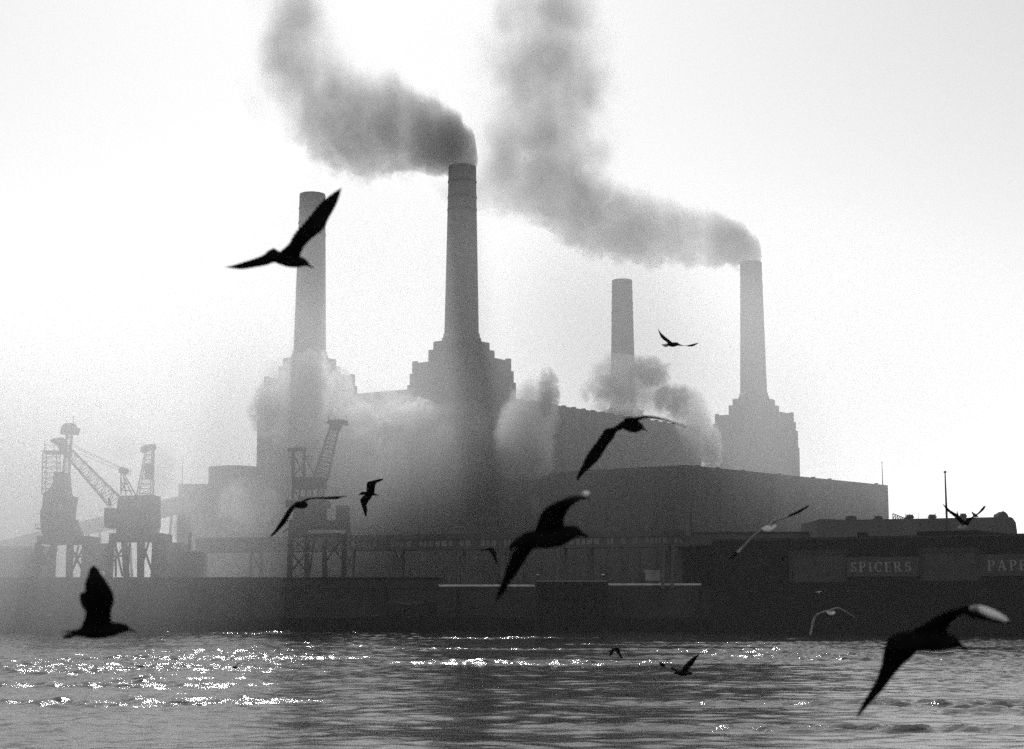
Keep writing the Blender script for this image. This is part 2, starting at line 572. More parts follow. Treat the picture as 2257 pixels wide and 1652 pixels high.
# ------------------------------------------------------------------ cranes
def cpoly(b, Zf, pts, Y, dep, m=0):
    P = [at(*Zf(*p), Y) for p in pts]
    n = len(P)
    b.rings([[tuple(p) for p in P], [(p.x, p.y + dep, p.z) for p in P]], m)
def cb_(b, Zf, p, q, Y, dy=0, w=.25, dy2=None):
    b.bar(at(*Zf(*p), Y + dy), at(*Zf(*q), Y + (dy if dy2 is None else dy2)), w)
def crect(b, Zf, x0, y0, x1, y1, Y, dep):
    cpoly(b, Zf, [(x0, y0), (x1, y0), (x1, y1), (x0, y1)], Y, dep)

CG = 'portal cranes along the coal wharf'
# crane one
Y = 274
cr = empty('portal_crane', at(*Z1(500, 1400), Y), 'leftmost portal crane, its jib raised nearly upright with a boxy head', 'crane', CG)
b = MB(); crect(b, Z1, 300, 1070, 722, 1135, Y, 8); crect(b, Z1, 640, 1128, 752, 1142, Y - .6, 2); b.build('portal', M['steel'], cr)
for (x0, x1, dy) in ((315, 285, 0), (440, 412, 7.5), (572, 565, 0), (700, 680, 7.5)):
    b = MB()
    cb_(b, Z1, (x0, 1130), (x1, 1445), Y, dy + .3, 1.0)
    b.build('leg', M['steel'], cr)
b = MB()
for (p, q, dy) in (((300, 1235), (430, 1235), 3), ((300, 1140), (425, 1400), .4), ((430, 1140), (300, 1400), .4), ((570, 1240), (690, 1240), 3),
                   ((572, 1140), (690, 1390), .4), ((690, 1140), (572, 1390), .4), ((350, 1150), (330, 1390), 2), ((640, 1150), (610, 1300), 5)):
    cb_(b, Z1, p, q, Y, dy, .3)
b.build('bracing', M['steel'], cr)
b = MB()
cpoly(b, Z1, [(332, 1015), (326, 870), (345, 828), (350, 720), (392, 700), (430, 640), (440, 552), (500, 547), (505, 700), (545, 742), (577, 742),
              (556, 872), (553, 925), (580, 932), (580, 962), (600, 1000), (626, 1075), (350, 1075)], Y + 1, 5)
hs = b.build('house', M['steel'], cr)
b = MB()
for x in (485, 502): crect(b, Z1, x, 818, x + 10, 858, Y + .9, .3)
b.build('window', M['coping'], cr)
b = MB()
crect(b, Z1, 286, 1008, 332, 1016, Y, 2)
for x in (290, 308): cb_(b, Z1, (x, 1012), (x, 972), Y, .1, .08)
cb_(b, Z1, (288, 974), (332, 974), Y, .1, .08)
for (p, q) in (((365, 380), (365, 292)), ((365, 330), (480, 330)), ((440, 380), (440, 330)), ((350, 385), (375, 345))):
    cb_(b, Z1, p, q, Y, 2, .1)
b.build('handrail', M['steel'], cr)
b = MB()
b.lattice(at(*Z1(418, 730), Y + 3.5), at(*Z1(420, 385), Y + 3.5), 2.6, 2.4, 2.2, 2.2, 8, .12)
crect(b, Z1, 355, 372, 482, 396, Y + 2, 3)
b.build('mast', M['steel'], cr)
b = MB()
b.lattice(at(*Z1(538, 745), Y + 2.5), at(*Z1(540, 560), Y + 2.5), 1.5, 1.0, 1.5, 1, 5, .17)
b.lattice(at(*Z1(540, 560), Y + 2.5), at(*Z1(567, 235), Y + 2.5), 1.0, .9, 1, .9, 10, .12)
cpoly(b, Z1, [(488, 236), (500, 180), (530, 150), (600, 150), (606, 180), (636, 186), (620, 240)], Y + 2, 1.8)
cb_(b, Z1, (598, 150), (600, 95), Y, 2.5, .08)
b.build('jib', M['steel'], cr)

# crane two
Y = 271
cr = empty('portal_crane', at(*Z1(1080, 1400), Y), 'portal crane with a broad boxy house and its long jib slanting up to the left', 'crane', CG)
b = MB(); crect(b, Z1, 890, 1048, 1326, 1112, Y, 8); crect(b, Z1, 1240, 1112, 1360, 1128, Y, 2); b.build('portal', M['steel'], cr)
for (x0, x1, dy) in ((915, 872, 0), (1015, 1035, 7.5), (1152, 1150, 0), (1270, 1252, 7.5)):
    b = MB(); cb_(b, Z1, (x0, 1108), (x1, 1445), Y, dy + .3, .95); b.build('leg', M['steel'], cr)
b = MB()
for (p, q, dy) in (((900, 1235), (1020, 1235), 3), ((935, 1115), (1000, 1400), .5), ((1040, 1115), (930, 1280), .5), ((945, 1250), (945, 1405), .5),
                   ((1060, 1110), (1040, 1405), 4), ((1215, 1115), (1155, 1330), .5), ((1160, 1120), (1240, 1360), 3), ((1030, 1110), (1000, 1170), 1)):
    cb_(b, Z1, p, q, Y, dy, .3)
b.build('bracing', M['steel'], cr)
b = MB(); crect(b, Z1, 948, 998, 1128, 1050, Y + 1.5, 4)
cb_(b, Z1, (925, 1012), (948, 1000), Y, 1, .1); cb_(b, Z1, (925, 1040), (925, 1012), Y, 1, .08)
b.build('slewing_ring', M['steel'], cr)
b = MB()
cpoly(b, Z1, [(850, 1000), (850, 842), (902, 838), (950, 850), (962, 762), (985, 742), (1250, 735), (1250, 1000)], Y + .6, 6)
b.build('house', M['steel'], cr)
b = MB()
for (x0, y0, x1, y1) in ((990, 758, 1030, 768), (1045, 758, 1095, 766)): crect(b, Z1, x0, y0, x1, y1, Y + .5, .2)
b.build('window', M['coping'], cr)
b = MB()
b.lattice(at(*Z1(935, 790), Y + 3.5), at(*Z1(520, 345), Y + 3.5), 2.3, 1.3, 2.2, 1.2, 14, .12)
cpoly(b, Z1, [(405, 290), (430, 275), (500, 265), (530, 300), (537, 400), (552, 440), (500, 392), (460, 330), (415, 305)], Y + 3, 1.4)
cb_(b, Z1, (905, 822), (885, 760), Y, 3, .35)
b.build('jib', M['steel'], cr)
b = MB()
for (p, q) in (((988, 550), (988, 738)), ((1003, 550), (1030, 738)), ((1012, 560), (1108, 738)), ((1020, 600), (1075, 735)), ((988, 640), (1050, 640)), ((988, 700), (1085, 700)),
               ((988, 640), (1030, 700)), ((1030, 640), (990, 700))):
    cb_(b, Z1, p, q, Y, 2, .18); cb_(b, Z1, p, q, Y, 4.5, .18)
pc_ = at(*Z1(996, 535), Y + 2)
b.rings([[(pc_.x + .62 * math.cos(t * math.pi / 8), pc_.y + dy, pc_.z + .62 * math.sin(t * math.pi / 8)) for t in range(16)] for dy in (0, 2.5)])
for (p, q) in (((1045, 520), (1045, 568)), ((1068, 520), (1068, 568)), ((1020, 545), (1072, 545)), ((1040, 568), (1072, 568))):
    cb_(b, Z1, p, q, Y, 3, .08)
b.build('a_frame', M['steel'], cr)
b = MB()
for (p, q) in (((1000, 518), (578, 318)), ((990, 540), (580, 372)), ((985, 520), (600, 345))):
    cb_(b, Z1, p, q, Y, 3.2, .07)
b.build('stay_rope', M['steel'], cr)

# crane three, behind two
Y = 283
cr = empty('portal_crane', at(*Z1(1230, 1400), Y), 'crane partly hidden by its neighbour, only a steep lattice jib above the boxy house', 'crane', CG)
b = MB(); crect(b, Z1, 1120, 1050, 1330, 1105, Y, 7); b.build('portal', M['steel'], cr)
for (x, dy) in ((1135, 0), (1135, 6.5), (1310, 0), (1310, 6.5)):
    b = MB(); cb_(b, Z1, (x, 1100), (x, 1445), Y, dy + .3, .6); b.build('leg', M['steel'], cr)
b = MB(); crect(b, Z1, 1130, 760, 1245, 1050, Y + 1, 5); b.build('house', M['steel'], cr)
b = MB()
b.lattice(at(*Z1(1180, 765), Y + 3.5), at(*Z1(1218, 370), Y + 3.5), 2.6, 1.1, 2.3, 1.1, 10, .12)
cb_(b, Z1, (1252, 740), (1257, 325), Y, 3, .25)
crect(b, Z1, 1180, 480, 1252, 610, Y + 3.6, .5)
cpoly(b, Z1, [(1148, 388), (1148, 345), (1185, 325), (1260, 320), (1260, 360), (1210, 372), (1180, 388)], Y + 2.8, 1.5)
b.build('jib', M['steel'], cr)

# crane four, dark crane in the middle
Y = 269
cr = empty('portal_crane', at(*Z2(580, 1400), Y), 'dark crane in the smoke at the middle, T-shaped head on a steep jib', 'crane', CG)
b = MB(); crect(b, Z2, 345, 1018, 822, 1072, Y, 8); crect(b, Z2, 350, 940, 830, 1018, Y + 2, 5); b.build('portal', M['steel'], cr)
for (x0, x1, dy) in ((365, 356, 0), (500, 500, 7.5), (640, 645, 0), (805, 800, 7.5)):
    b = MB(); cb_(b, Z2, (x0, 1068), (x1, 1445), Y, dy + .3, .8); b.build('leg', M['steel'], cr)
b = MB()
for (p, q, dy) in (((365, 1075), (500, 1200), .5), ((500, 1075), (365, 1200), .5), ((365, 1200), (500, 1370), .5), ((500, 1200), (365, 1370), .5), ((360, 1200), (505, 1200), .5),
                   ((640, 1075), (800, 1280), 3), ((800, 1080), (650, 1280), 3), ((560, 1075), (520, 1380), 3), ((345, 1010), (300, 1045), 1)):
    cb_(b, Z2, p, q, Y, dy, .28)
b.build('bracing', M['steel'], cr)
b = MB(); crect(b, Z2, 505, 1022, 815, 1050, Y - .2, .15); b.build('side_plate', M['pale'], cr)
b = MB()
crect(b, Z2, 322, 778, 660, 832, Y + .5, 6); crect(b, Z2, 385, 832, 640, 945, Y + 1.5, 4); crect(b, Z2, 735, 822, 830, 945, Y + 2, 4)
crect(b, Z2, 385, 590, 640, 680, Y + 1.5, 4); crect(b, Z2, 440, 748, 640, 782, Y + 1.5, 4)
for x in (388, 440, 490, 540, 590, 635): cb_(b, Z2, (x, 675), (x, 785), Y, 1.6, .3)
for x in (388, 490, 590): cb_(b, Z2, (x, 680), (x + 50, 780), Y, 1.6, .2)
b.build('house', M['steel'], cr)
b = MB()
for x in (385, 475): cb_(b, Z2, (x, 375), (x, 600), Y, 2, .5)
cb_(b, Z2, (345, 370), (496, 362), Y, 2, .6)
for (p, q) in (((385, 400), (475, 575)), ((475, 400), (565, 590)), ((385, 590), (475, 480)), ((475, 420), (540, 420)), ((345, 430), (385, 430))):
    cb_(b, Z2, p, q, Y, 2, .22)
cb_(b, Z2, (385, 600), (378, 760), Y, 2, .25)
b.build('a_frame', M['steel'], cr)
b = MB()
b.lattice(at(*Z2(610, 600), Y + 3.5), at(*Z2(722, 195), Y + 3.5), 2.3, 1.5, 2, 1.4, 12, .13)
cpoly(b, Z2, [(655, 145), (685, 122), (780, 118), (828, 130), (828, 165), (785, 160), (762, 205), (695, 205), (678, 152)], Y + 2.6, 1.8)
for (p, q) in (((640, 150), (690, 140)), ((675, 95), (678, 130)), ((828, 120), (820, 85)), ((640, 120), (640, 150))):
    cb_(b, Z2, p, q, Y, 3, .12)
b.build('jib', M['steel'], cr)

# ------------------------------------------------------------------ long conveyor gantry on the wharf
gl, gr = at(430, 1190, 303), at(1507, 1164.5, 263)
gy = (gr.y - gl.y) / (gr.x - gl.x)
gang = math.atan(gy)
def gpt(x, y):            # pixel to a point on the gantry's front plane
    r = ray(x, y); t = (gl.y - gy * gl.x) / (r.y - gy * r.x)
    return Vector((r.x * t, r.y * t, CH + r.z * t))
ga = empty('conveyor_gantry', (gl + gr) / 2 - Vector((0, 0, 9)), 'long raised conveyor gantry on steel trestles running behind the wharf', 'gantry')
def gbox(b, x0, x1, y0, y1, dep, off=0, Z=None):
    A0, A1 = gpt(x0, y0 if Z is None else 1200), gpt(x1, y0 if Z is None else 1200)
    n = Vector((-math.sin(gang), math.cos(gang), 0))
    zt, zb = (A0.z, gpt(x0, y1).z) if Z is None else Z
    P = []
    for z in (zb, zt):
        P += [Vector((A0.x, A0.y, z)) + n * off, Vector((A1.x, A1.y, z)) + n * off, Vector((A1.x, A1.y, z)) + n * (off + dep), Vector((A0.x, A0.y, z)) + n * (off + dep)]
    b.hull8(P)
zt = (gl.z + gr.z) / 2
b = MB(); gbox(b, 430, 1507, 0, 0, 4, 0, (zt, zt - 1.0)); gbox(b, 430, 1507, 0, 0, 4, 0, (zt - 2.35, zt - 2.75)); gbox(b, 430, 1507, 0, 0, 3.4, .3, (zt - 1.0, zt - 2.36)); b.build('gallery', M['brick'], ga)
x = 434
while x < 1500:
    wd = random.uniform(5, 12)
    if random.random() < .8:
        b = MB(); gbox(b, x, x + wd, 0, 0, .1, .2, (zt - 1.15, zt - 2.2)); b.build('window', M['concrete'], ga)
    x += wd + random.uniform(1.5, 5)
b = MB()
for y in (zt - 1.02, zt - 2.3): gbox(b, 430, 655, 0, 0, .1, -.12, (y, y - .12))
b.build('pale_edging', M['pale'], ga)
for x in (432, 555, 760, 870, 1005, 1110, 1231, 1290, 1463, 1484):
    b = MB()
    p = gpt(x, 1200); n = Vector((-math.sin(gang), math.cos(gang), 0))
    for s in (0, 3.4):
        b.bar(Vector((p.x, p.y, zt - 2.7)) + n * s, Vector((p.x + (.0 if s else -.3), p.y, 6.95)) + n * s, .5)
    b.bar(Vector((p.x, p.y, zt - 2.8)), Vector((p.x, p.y, 10)) + n * 3.4, .22)
    b.bar(Vector((p.x, p.y, zt - 2.8)) + n * 3.4, Vector((p.x, p.y, 10)), .22)
    b.build('trestle', M['brick'], ga)
b = MB()
for k in range(5):
    b.bar(gpt(1463 if k % 2 else 1484, 1195 + k * 15), gpt(1484 if k % 2 else 1463, 1210 + k * 15), .22)
b.build('bracing', M['steel'], ga)
b = MB()
p, q = gpt(1488, 1170), gpt(1532, 1204)
for s in (-.3, -1.6): b.bar(p + Vector((0, s, 0)), q + Vector((0, s, 0)), .8, .15)
for k in range(12):
    c = p.lerp(q, k / 11); b.box((c.x, c.y - .95, c.z), .5, 1.4, .08)
b.build('stair', M['steel'], ga)

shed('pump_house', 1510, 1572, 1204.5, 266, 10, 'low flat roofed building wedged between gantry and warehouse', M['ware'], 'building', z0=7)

# ------------------------------------------------------------------ things on the wharf
def pole(name, x, y0, y1, Y, r, label, z0=None):
    p = at(x, y0, Y); q = at(x, y1, Y)
    e = empty(name, (p.x, Y, q.z), label, 'pole')
    b = MB(); b.lathe((p.x, Y), [(r * 1.3, q.z if z0 is None else z0), (r, (p.z + q.z) / 2), (r * .6, p.z)], 10); b.build('shaft', M['steel'], e)
    if r > .1:
        b = MB(); b.lathe((p.x, Y), [(.05, p.z - .02), (r * 1.4, p.z + .05), (r * 1.4, p.z + .25), (.05, p.z + .35)], 10); b.build('cap', M['steel'], e)
    return e
pole('flagpole', 2083, 1043, 1173, 250, .16, 'tall dark flagpole rising behind the warehouse, a gull beside it', 14)
pole('mast', 1944, 1021, 1069, 392, .11, 'thin bare mast on the right end of the turbine hall roof')
pole('flagpole', 1523, 1113, 1204, 268, .13, 'dark pole standing at the left end of the warehouse', 14)
pole('mast', 403.5, 1006, 1066, 373, .09, 'hair-thin mast on the low annex left of the station')

# dark mooring platform and barge
p, q = at(1180, 1282, 256), at(1341, 1282, 256)
e = empty('mooring_platform', ((p.x + q.x) / 2, 256, 0), 'square dark mooring platform standing in the river before the wall', 'platform')
b = MB(); b.box(((p.x + q.x) / 2, 259.5, (p.z - 2) / 2), q.x - p.x, 7, p.z + 2); b.build('deck', M['timber'], e)
for k in range(12):
    b = MB(); x = p.x + .4 + (q.x - p.x - .8) * k / 11
    b.lathe((x, 255.75), [(.3, -2), (.28, p.z - .2)], 8); b.build('pile', M['timber'], e)
b = MB()
b.box(((p.x + q.x) / 2, 256.1, p.z + .05), q.x - p.x - .3, .16, .1)
b.build('edge_strip', M['pale'], e)
for (x, w0) in ((1186, .4), (1330, .5)):
    c = at(x, 1281, 257.5)
    o = MB(); o.lathe((c.x, 257.5), [(w0 * .6, p.z), (w0 * .45, p.z + .7), (w0 * .8, p.z + .8), (w0 * .8, p.z + 1.05), (.1, p.z + 1.15)], 14)
    o.build('bollard', M['steel'], e)
# lorry
p = at(1412, 1259, 270); q = at(1458, 1270, 270)
e = empty('lorry', ((p.x + q.x) / 2, 270, 7), 'pale sided lorry parked under the gantry', 'lorry')
b = MB(); b.box(((p.x + q.x) / 2 + .3, 271.2, (p.z + 8.2) / 2 + .1), q.x - p.x - 1.0, 2.2, p.z - 8.1); b.build('box_body', M['pale'], e)
b = MB(); b.box((p.x + .2, 271.2, 8.7), 1.3, 2.1, 1.7); b.box((p.x - .6, 271.2, 8.2), .6, 1.9, .8); b.build('cab', M['steel'], e)
for x in (p.x + .1, q.x - .9):
    for y in (270.2, 272.2):
        wv = MB(); wv.rings([[(x + .45 * math.cos(t * math.pi / 8), y + s, 7.45 + .45 * math.sin(t * math.pi / 8)) for t in range(16)] for s in (-.15, .15)])
        wv.build('wheel', M['timber'], e)
# moored barge
p, q = at(818, 1280, 258), at(968, 1280, 258)
e = empty('coal_barge', ((p.x + q.x) / 2, 258, 0), 'dark coal barge moored against the wall left of the mooring platform', 'barge')
b = MB(); x0, x1 = p.x, q.x; zt_ = 5.4
b.rings([[(x0 + 1.6, 257.6, -.5), (x1 - 1.6, 257.6, -.5), (x1 - 1.6, 262.4, -.5), (x0 + 1.6, 262.4, -.5)],
         [(x0 + .3, 257, 1.6), (x1 - .3, 257, 1.6), (x1 - .3, 263, 1.6), (x0 + .3, 263, 1.6)],
         [(x0, 256.8, 2.6), (x1, 256.8, 2.6), (x1, 263.2, 2.6), (x0, 263.2, 2.6)]])
b.build('hull', M['timber'], e)
b = MB()
rows = []
for k in range(13):
    u = k / 12; x = x0 + .8 + (x1 - x0 - 1.6) * u
    h = 2.7 + (2.2 + 1.2 * math.sin(u * 9) * .5) * math.sin(math.pi * u) ** .6
    rows.append([(x, 257.6, 2.5), (x, 262.4, 2.5), (x, 260.6, h + .1), (x, 259.2, h)])
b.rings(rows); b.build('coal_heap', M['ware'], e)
b = MB(); b.box((x1 - 1.4, 260, 3.7), 1.8, 2.6, 2.2); b.build('cabin', M['timber'], e)

# ------------------------------------------------------------------ warehouse
W0 = at(1570, 1190, 262); W1 = at(2257, 1172, 234.5)
wdir = Vector((W1.x - W0.x, W1.y - W0.y, 0)).normalized()
wn = Vector((wdir.y, -wdir.x, 0))         # towards the river
def fac(x, y):
    r = ray(x, y); P = Vector((W0.x, W0.y, 0)); C0 = Vector((0, 0, 0))
    t = P.dot(wn) / (r.x * wn.x + r.y * wn.y)
    q = Vector((r.x * t, r.y * t, 0))
    return (q - P).dot(wdir), CH + r.z * t
def fbox(b, s0, s1, z0, z1, d0, d1, m=0):
    P = []
    for z in (z0, z1):
        for (s, d) in ((s0, d1), (s1, d1), (s1, d0), (s0, d0)):
            q = Vector((W0.x, W0.y, 0)) + wdir * s + wn * d
            P.append((q.x, q.y, z))
    b.hull8(P, m)
wh = empty('warehouse', (W0.x, W0.y, 0), 'long dark riverside warehouse with faded SPICERS lettering on its front', 'warehouse')
L_ = (W1 - W0).length + 26
ztop = W0.z
b = MB()
fbox(b, 0, L_, 7.2, ztop, -22, 0); fbox(b, 0, L_, -3, 7.2, -22, .35)
s0, z = fac(2020, 1172); s1, _ = fac(2154, 1172)
fbox(b, s0, s1, ztop - .02, z, -16, .003)
s0, z = fac(1869, 1172); s1, _ = fac(1883, 1172)
fbox(b, s0, s1, ztop - .02, z, -6, -4)
s0, z = fac(2160, 1174)
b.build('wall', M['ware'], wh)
b = MB(); fbox(b, 0, L_, ztop - .35, ztop - .1, .003, .12); b.build('cornice', M['frame'], wh)
def bay(x0, x1, y0, y1, lint):
    s0, z1 = fac(x0, y0); s1, _ = fac(x1, y0); _, z0 = fac(x0, y1)
    _, zl = fac(x0, lint)
    f = MB(); fbox(f, s0 - .5, s1 + .5, z1 + .003, zl, .003, .4); fbox(f, s0 - .5, s0 - .02, z0, z1, .003, .3); fbox(f, s1 + .02, s1 + .5, z0, z1, .003, .3)
    fr = f.build('door_surround', M['frame'], wh)
    d = MB(); fbox(d, s0, s1, z0, z1, .003, .1)
    for k in range(9):
        s = s0 + (s1 - s0) * (k + 1) / 10; fbox(d, s - .04, s + .04, z0, z1, .1, .14)
    d.build('loading_door', M['panel'], wh)
bay(1747, 1859, 1223, 1284, 1214)
bay(2034, 2152, 1218, 1281, 1209)
def sign(x0, x1, y0, y1):
    s0, z1 = fac(x0, y0); s1, _ = fac(x1, y0); _, z0 = fac(x0, y1)
    d = MB(); fbox(d, s0, s1, z0, z1, .003, .2)
    return d.build('sign_board', M['panel'], wh)
sg1 = sign(1862, 2026, 1229, 1272); sg2 = sign(2156, 2420, 1223, 1270)

def arc(cx, cy, rx, ry, a0, a1, w0, w1, n=12):
    """polygons of a curved stroke; w is horizontal pen width profile (thin-thick)"""
    out = []
    for k in range(n):
        pts = []
        for (kk, sgn) in ((k, 1), (k + 1, 1), (k + 1, -1), (k, -1)):
            a = math.radians(a0 + (a1 - a0) * kk / n)
            ww = w0 + (w1 - w0) * abs(math.cos(a))
            pts.append((cx + (rx + sgn * ww / 2) * math.cos(a), cy + (ry + sgn * ww / 2) * math.sin(a)))
        out.append(pts)
    return out
def rect(x0, y0, x1, y1): return [(x0, y0), (x1, y0), (x1, y1), (x0, y1)]
T, H = .2, .09
GL = {
    'I': ([rect(.1, 0, .1 + T, 1), rect(0, 0, .4, H), rect(0, 1 - H, .4, 1)], .4),
    'P': ([rect(.08, 0, .08 + T, 1), rect(0, 0, .38, H), rect(0, 1 - H, .3, 1), rect(.28, 1 - H, .42, 1), rect(.28, .45, .42, .45 + H)] + arc(.42, .725, .2, .235, -90, 90, H, T), .72),
    'E': ([rect(.08, 0, .08 + T, 1), rect(0, 0, .65, H), rect(0, 1 - H, .62, 1), rect(.28, .46, .5, .46 + H), rect(.58, 0, .65, .26), rect(.55, .76, .62, 1), rect(.45, .38, .51, .63)], .68),
    'R': ([rect(.08, 0, .08 + T, 1), rect(0, 0, .36, H), rect(0, 1 - H, .3, 1), rect(.28, 1 - H, .4, 1), rect(.28, .47, .4, .47 + H)] + arc(.4, .735, .19, .225, -90, 90, H, T)
          + [[(.36, .5), (.56, .5), (.8, 0), (.58, 0)], rect(.55, 0, .88, H)], .86),
    'C': (arc(.44, .5, .34, .455, 48, 312, H, T, 22) + [rect(.66, .68, .73, .98)], .76),
    'S': (arc(.32, .735, .2, .22, 20, 180, H, T * .8, 12) + arc(.32, .735, .2, .22, 180, 270, H, T, 8) + arc(.32, .27, .21, .23, 90, 0, H, T, 8) + arc(.32, .27, .21, .23, 0, -160, H, T * .8, 12)
          + [rect(.5, .72, .56, .98), rect(.06, .02, .12, .28)], .6),
    'A': ([[(.02 + .1, H), (.2, H), (.46, 1), (.38, 1)], [(.36, 1), (.52, 1), (.84, H), (.6, H)], rect(.2, .32, .64, .32 + H), rect(0, 0, .3, H), rect(.52, 0, .92, H)], .92),
}
def word(txt, x0, x1, y0, y1, board):
    s0, z1 = fac(x0, y0); s1, _ = fac(x1, y0); _, z0 = fac(x0, y1)
    gap = .24
    tot = sum(GL[c][1] for c in txt) + gap * (len(txt) - 1)
    sc = (s1 - s0) / tot; hz = z1 - z0
    cur = s0
    for c in txt:
        b = MB(); pol, wd = GL[c]
        for k, pg in enumerate(pol):
            e_ = .003 * (k % 5)
            R = []
            for d in (.19, .26 + e_):
                R.append([tuple(Vector((W0.x, W0.y, 0)) + wdir * (cur + px * sc) + wn * d + Vector((0, 0, z0 + py * hz))) for (px, py) in pg])
            b.rings(R)
        b.build('letter', M['letter'], board)
        cur += (wd + gap) * sc
word('SPICERS', 1876, 2008, 1240, 1261.5, sg1)
word('PAPERS', 2177, 2308, 1235.5, 1258.5, sg2)
b = MB()
for k in range(7):
    s = 4 + k * 9.5
    fbox(b, s, s + 4, 6.35, 6.45, .35, .45)
b.build('quay_fender', M['frame'], wh)

# building behind the warehouse
hb = empty('rear_building', at(2020, 1180, 292), 'long grey building behind the warehouse, small stacks and a curved right gable', 'building')
Yb = 292
b = MB()
slab(b, [(1801, 1147), (1806, 1145), (1841, 1144.5), (1843, 1146.5), (1870, 1146), (2000, 1144), (2203, 1140), (2228, 1140), (2233, 1143), (2239, 1152), (2242, 1172)],
     [(x, 1216) for x in (1801, 1806, 1841, 1843, 1870, 2000, 2203, 2228, 2233, 2239, 2242)], Yb, 16)
b.build('wall', M['brick'], hb)
for (x0, x1, y) in ((1869, 1892, 1141.5), (1932, 1949, 1141.5), (2003, 2019, 1139), (2053, 2069, 1138.5), (2123, 2136, 1136.5)):
    b = MB(); p = at(x0, y, Yb + 3); q = at(x1, y, Yb + 3)
    b.box(((p.x + q.x) / 2, Yb + 5, p.z - .35), q.x - p.x - .3, 1.2, 1.5); b.box(((p.x + q.x) / 2, Yb + 5, p.z - .05), q.x - p.x, 1.5, .3)
    for s in (-.3, 0, .3):
        b.lathe(((p.x + q.x) / 2 + s * (q.x - p.x), Yb + 5), [(.14, p.z), (.11, p.z + .35)], 8)
    b.build('chimney_stack', M['brick'], hb)
b = MB()
slab(b, [(2201, 1133), (2206, 1131), (2212, 1127), (2217, 1130), (2221, 1134)], [(2200, 1142), (2206, 1142), (2212, 1142), (2217, 1142), (2224, 1142)], Yb + 1, 3)
b.build('bell_turret', M['brick'], hb)
b = MB()
tri = [at(1968, 1132.5, Yb + 2), at(1968, 1145, Yb + 2), at(2000, 1145, Yb + 2)]
for i in range(3): b.bar(tri[i], tri[(i + 1) % 3], .15)
for k in range(1, 6):
    u = k / 6; b.bar(tri[0].lerp(tri[2], u), tri[1].lerp(tri[2], u), .12)
    b.bar(tri[0].lerp(tri[2], u), tri[1].lerp(tri[2], max(0, u - .16)), .1)
tri = [at(2143, 1128, Yb + 2), at(2148, 1140, Yb + 2), at(2158, 1140, Yb + 2)]
b.rings([[tuple(p) for p in tri], [(p.x, p.y + .6, p.z) for p in tri]])
b.build('roof_light', M['steel'], hb)
b = MB()
for x in (1995, 2005, 2024, 2050, 2061, 2150): b.bar(at(x, 1132, Yb + 3), at(x, 1144, Yb + 3), .07)
b.bar(at(1995, 1134, Yb + 3), at(2150, 1132, Yb + 3), .035)
for (x, y) in ((2110, 1137),):
    p = at(x, y, Yb + 3); b.bar(p, at(x, 1144, Yb + 3), .06); b.lathe((p.x, Yb + 3), [(.35, p.z), (.1, p.z + .5), (.02, p.z + 1)], 8)
b.build('wire_posts', M['steel'], hb)
shed('low_block', 1520, 1802, 1176, 300, 10, 'pale low block between turbine hall and warehouse roof', M['brick'], 'building', z0=7)

# ------------------------------------------------------------------ smoke, steam, mist
def vol_mat(name):
    m = bpy.data.materials.new(name); m.use_nodes = True
    t = m.node_tree
    for n in list(t.nodes): t.nodes.remove(n)
    o = t.nodes.new('ShaderNodeOutputMaterial')
    v = t.nodes.new('ShaderNodeVolumePrincipled')
    t.links.new(v.outputs[0], o.inputs['Volume'])
    return m, t, v
class G:
    def __init__(s, t): s.t = t
    def m(s, op, a, b=None, c=None, clamp=False):
        n = s.t.nodes.new('ShaderNodeMath'); n.operation = op; n.use_clamp = clamp
        for i, x in enumerate((a, b, c)):
            if x is None: continue
            if isinstance(x, (int, float)): n.inputs[i].default_value = x
            else: s.t.links.new(x, n.inputs[i])
        return n.outputs[0]
    def rng(s, x, a, b, c, d, smooth=False):
        n = s.t.nodes.new('ShaderNodeMapRange')
        if smooth: n.interpolation_type = 'SMOOTHSTEP'
        for i, q in ((1, a), (2, b), (3, c), (4, d)):
            if isinstance(q, (int, float)): n.inputs[i].default_value = q
            else: s.t.links.new(q, n.inputs[i])
        s.t.links.new(x, n.inputs[0])
        return n.outputs[0]
    def curve(s, x, pts):            # pts: (x in 0..1, y in 0..1)
        n = s.t.nodes.new('ShaderNodeFloatCurve')
        s.t.links.new(x, n.inputs['Value'])
        cv = n.mapping.curves[0]
        while len(cv.points) > 2: cv.points.remove(cv.points[-1])
        cv.points[0].location = pts[0]; cv.points[1].location = pts[-1]
        for p in pts[1:-1]: cv.points.new(*p)
        n.mapping.use_clip = False
        n.mapping.update()
        return n.outputs[0]

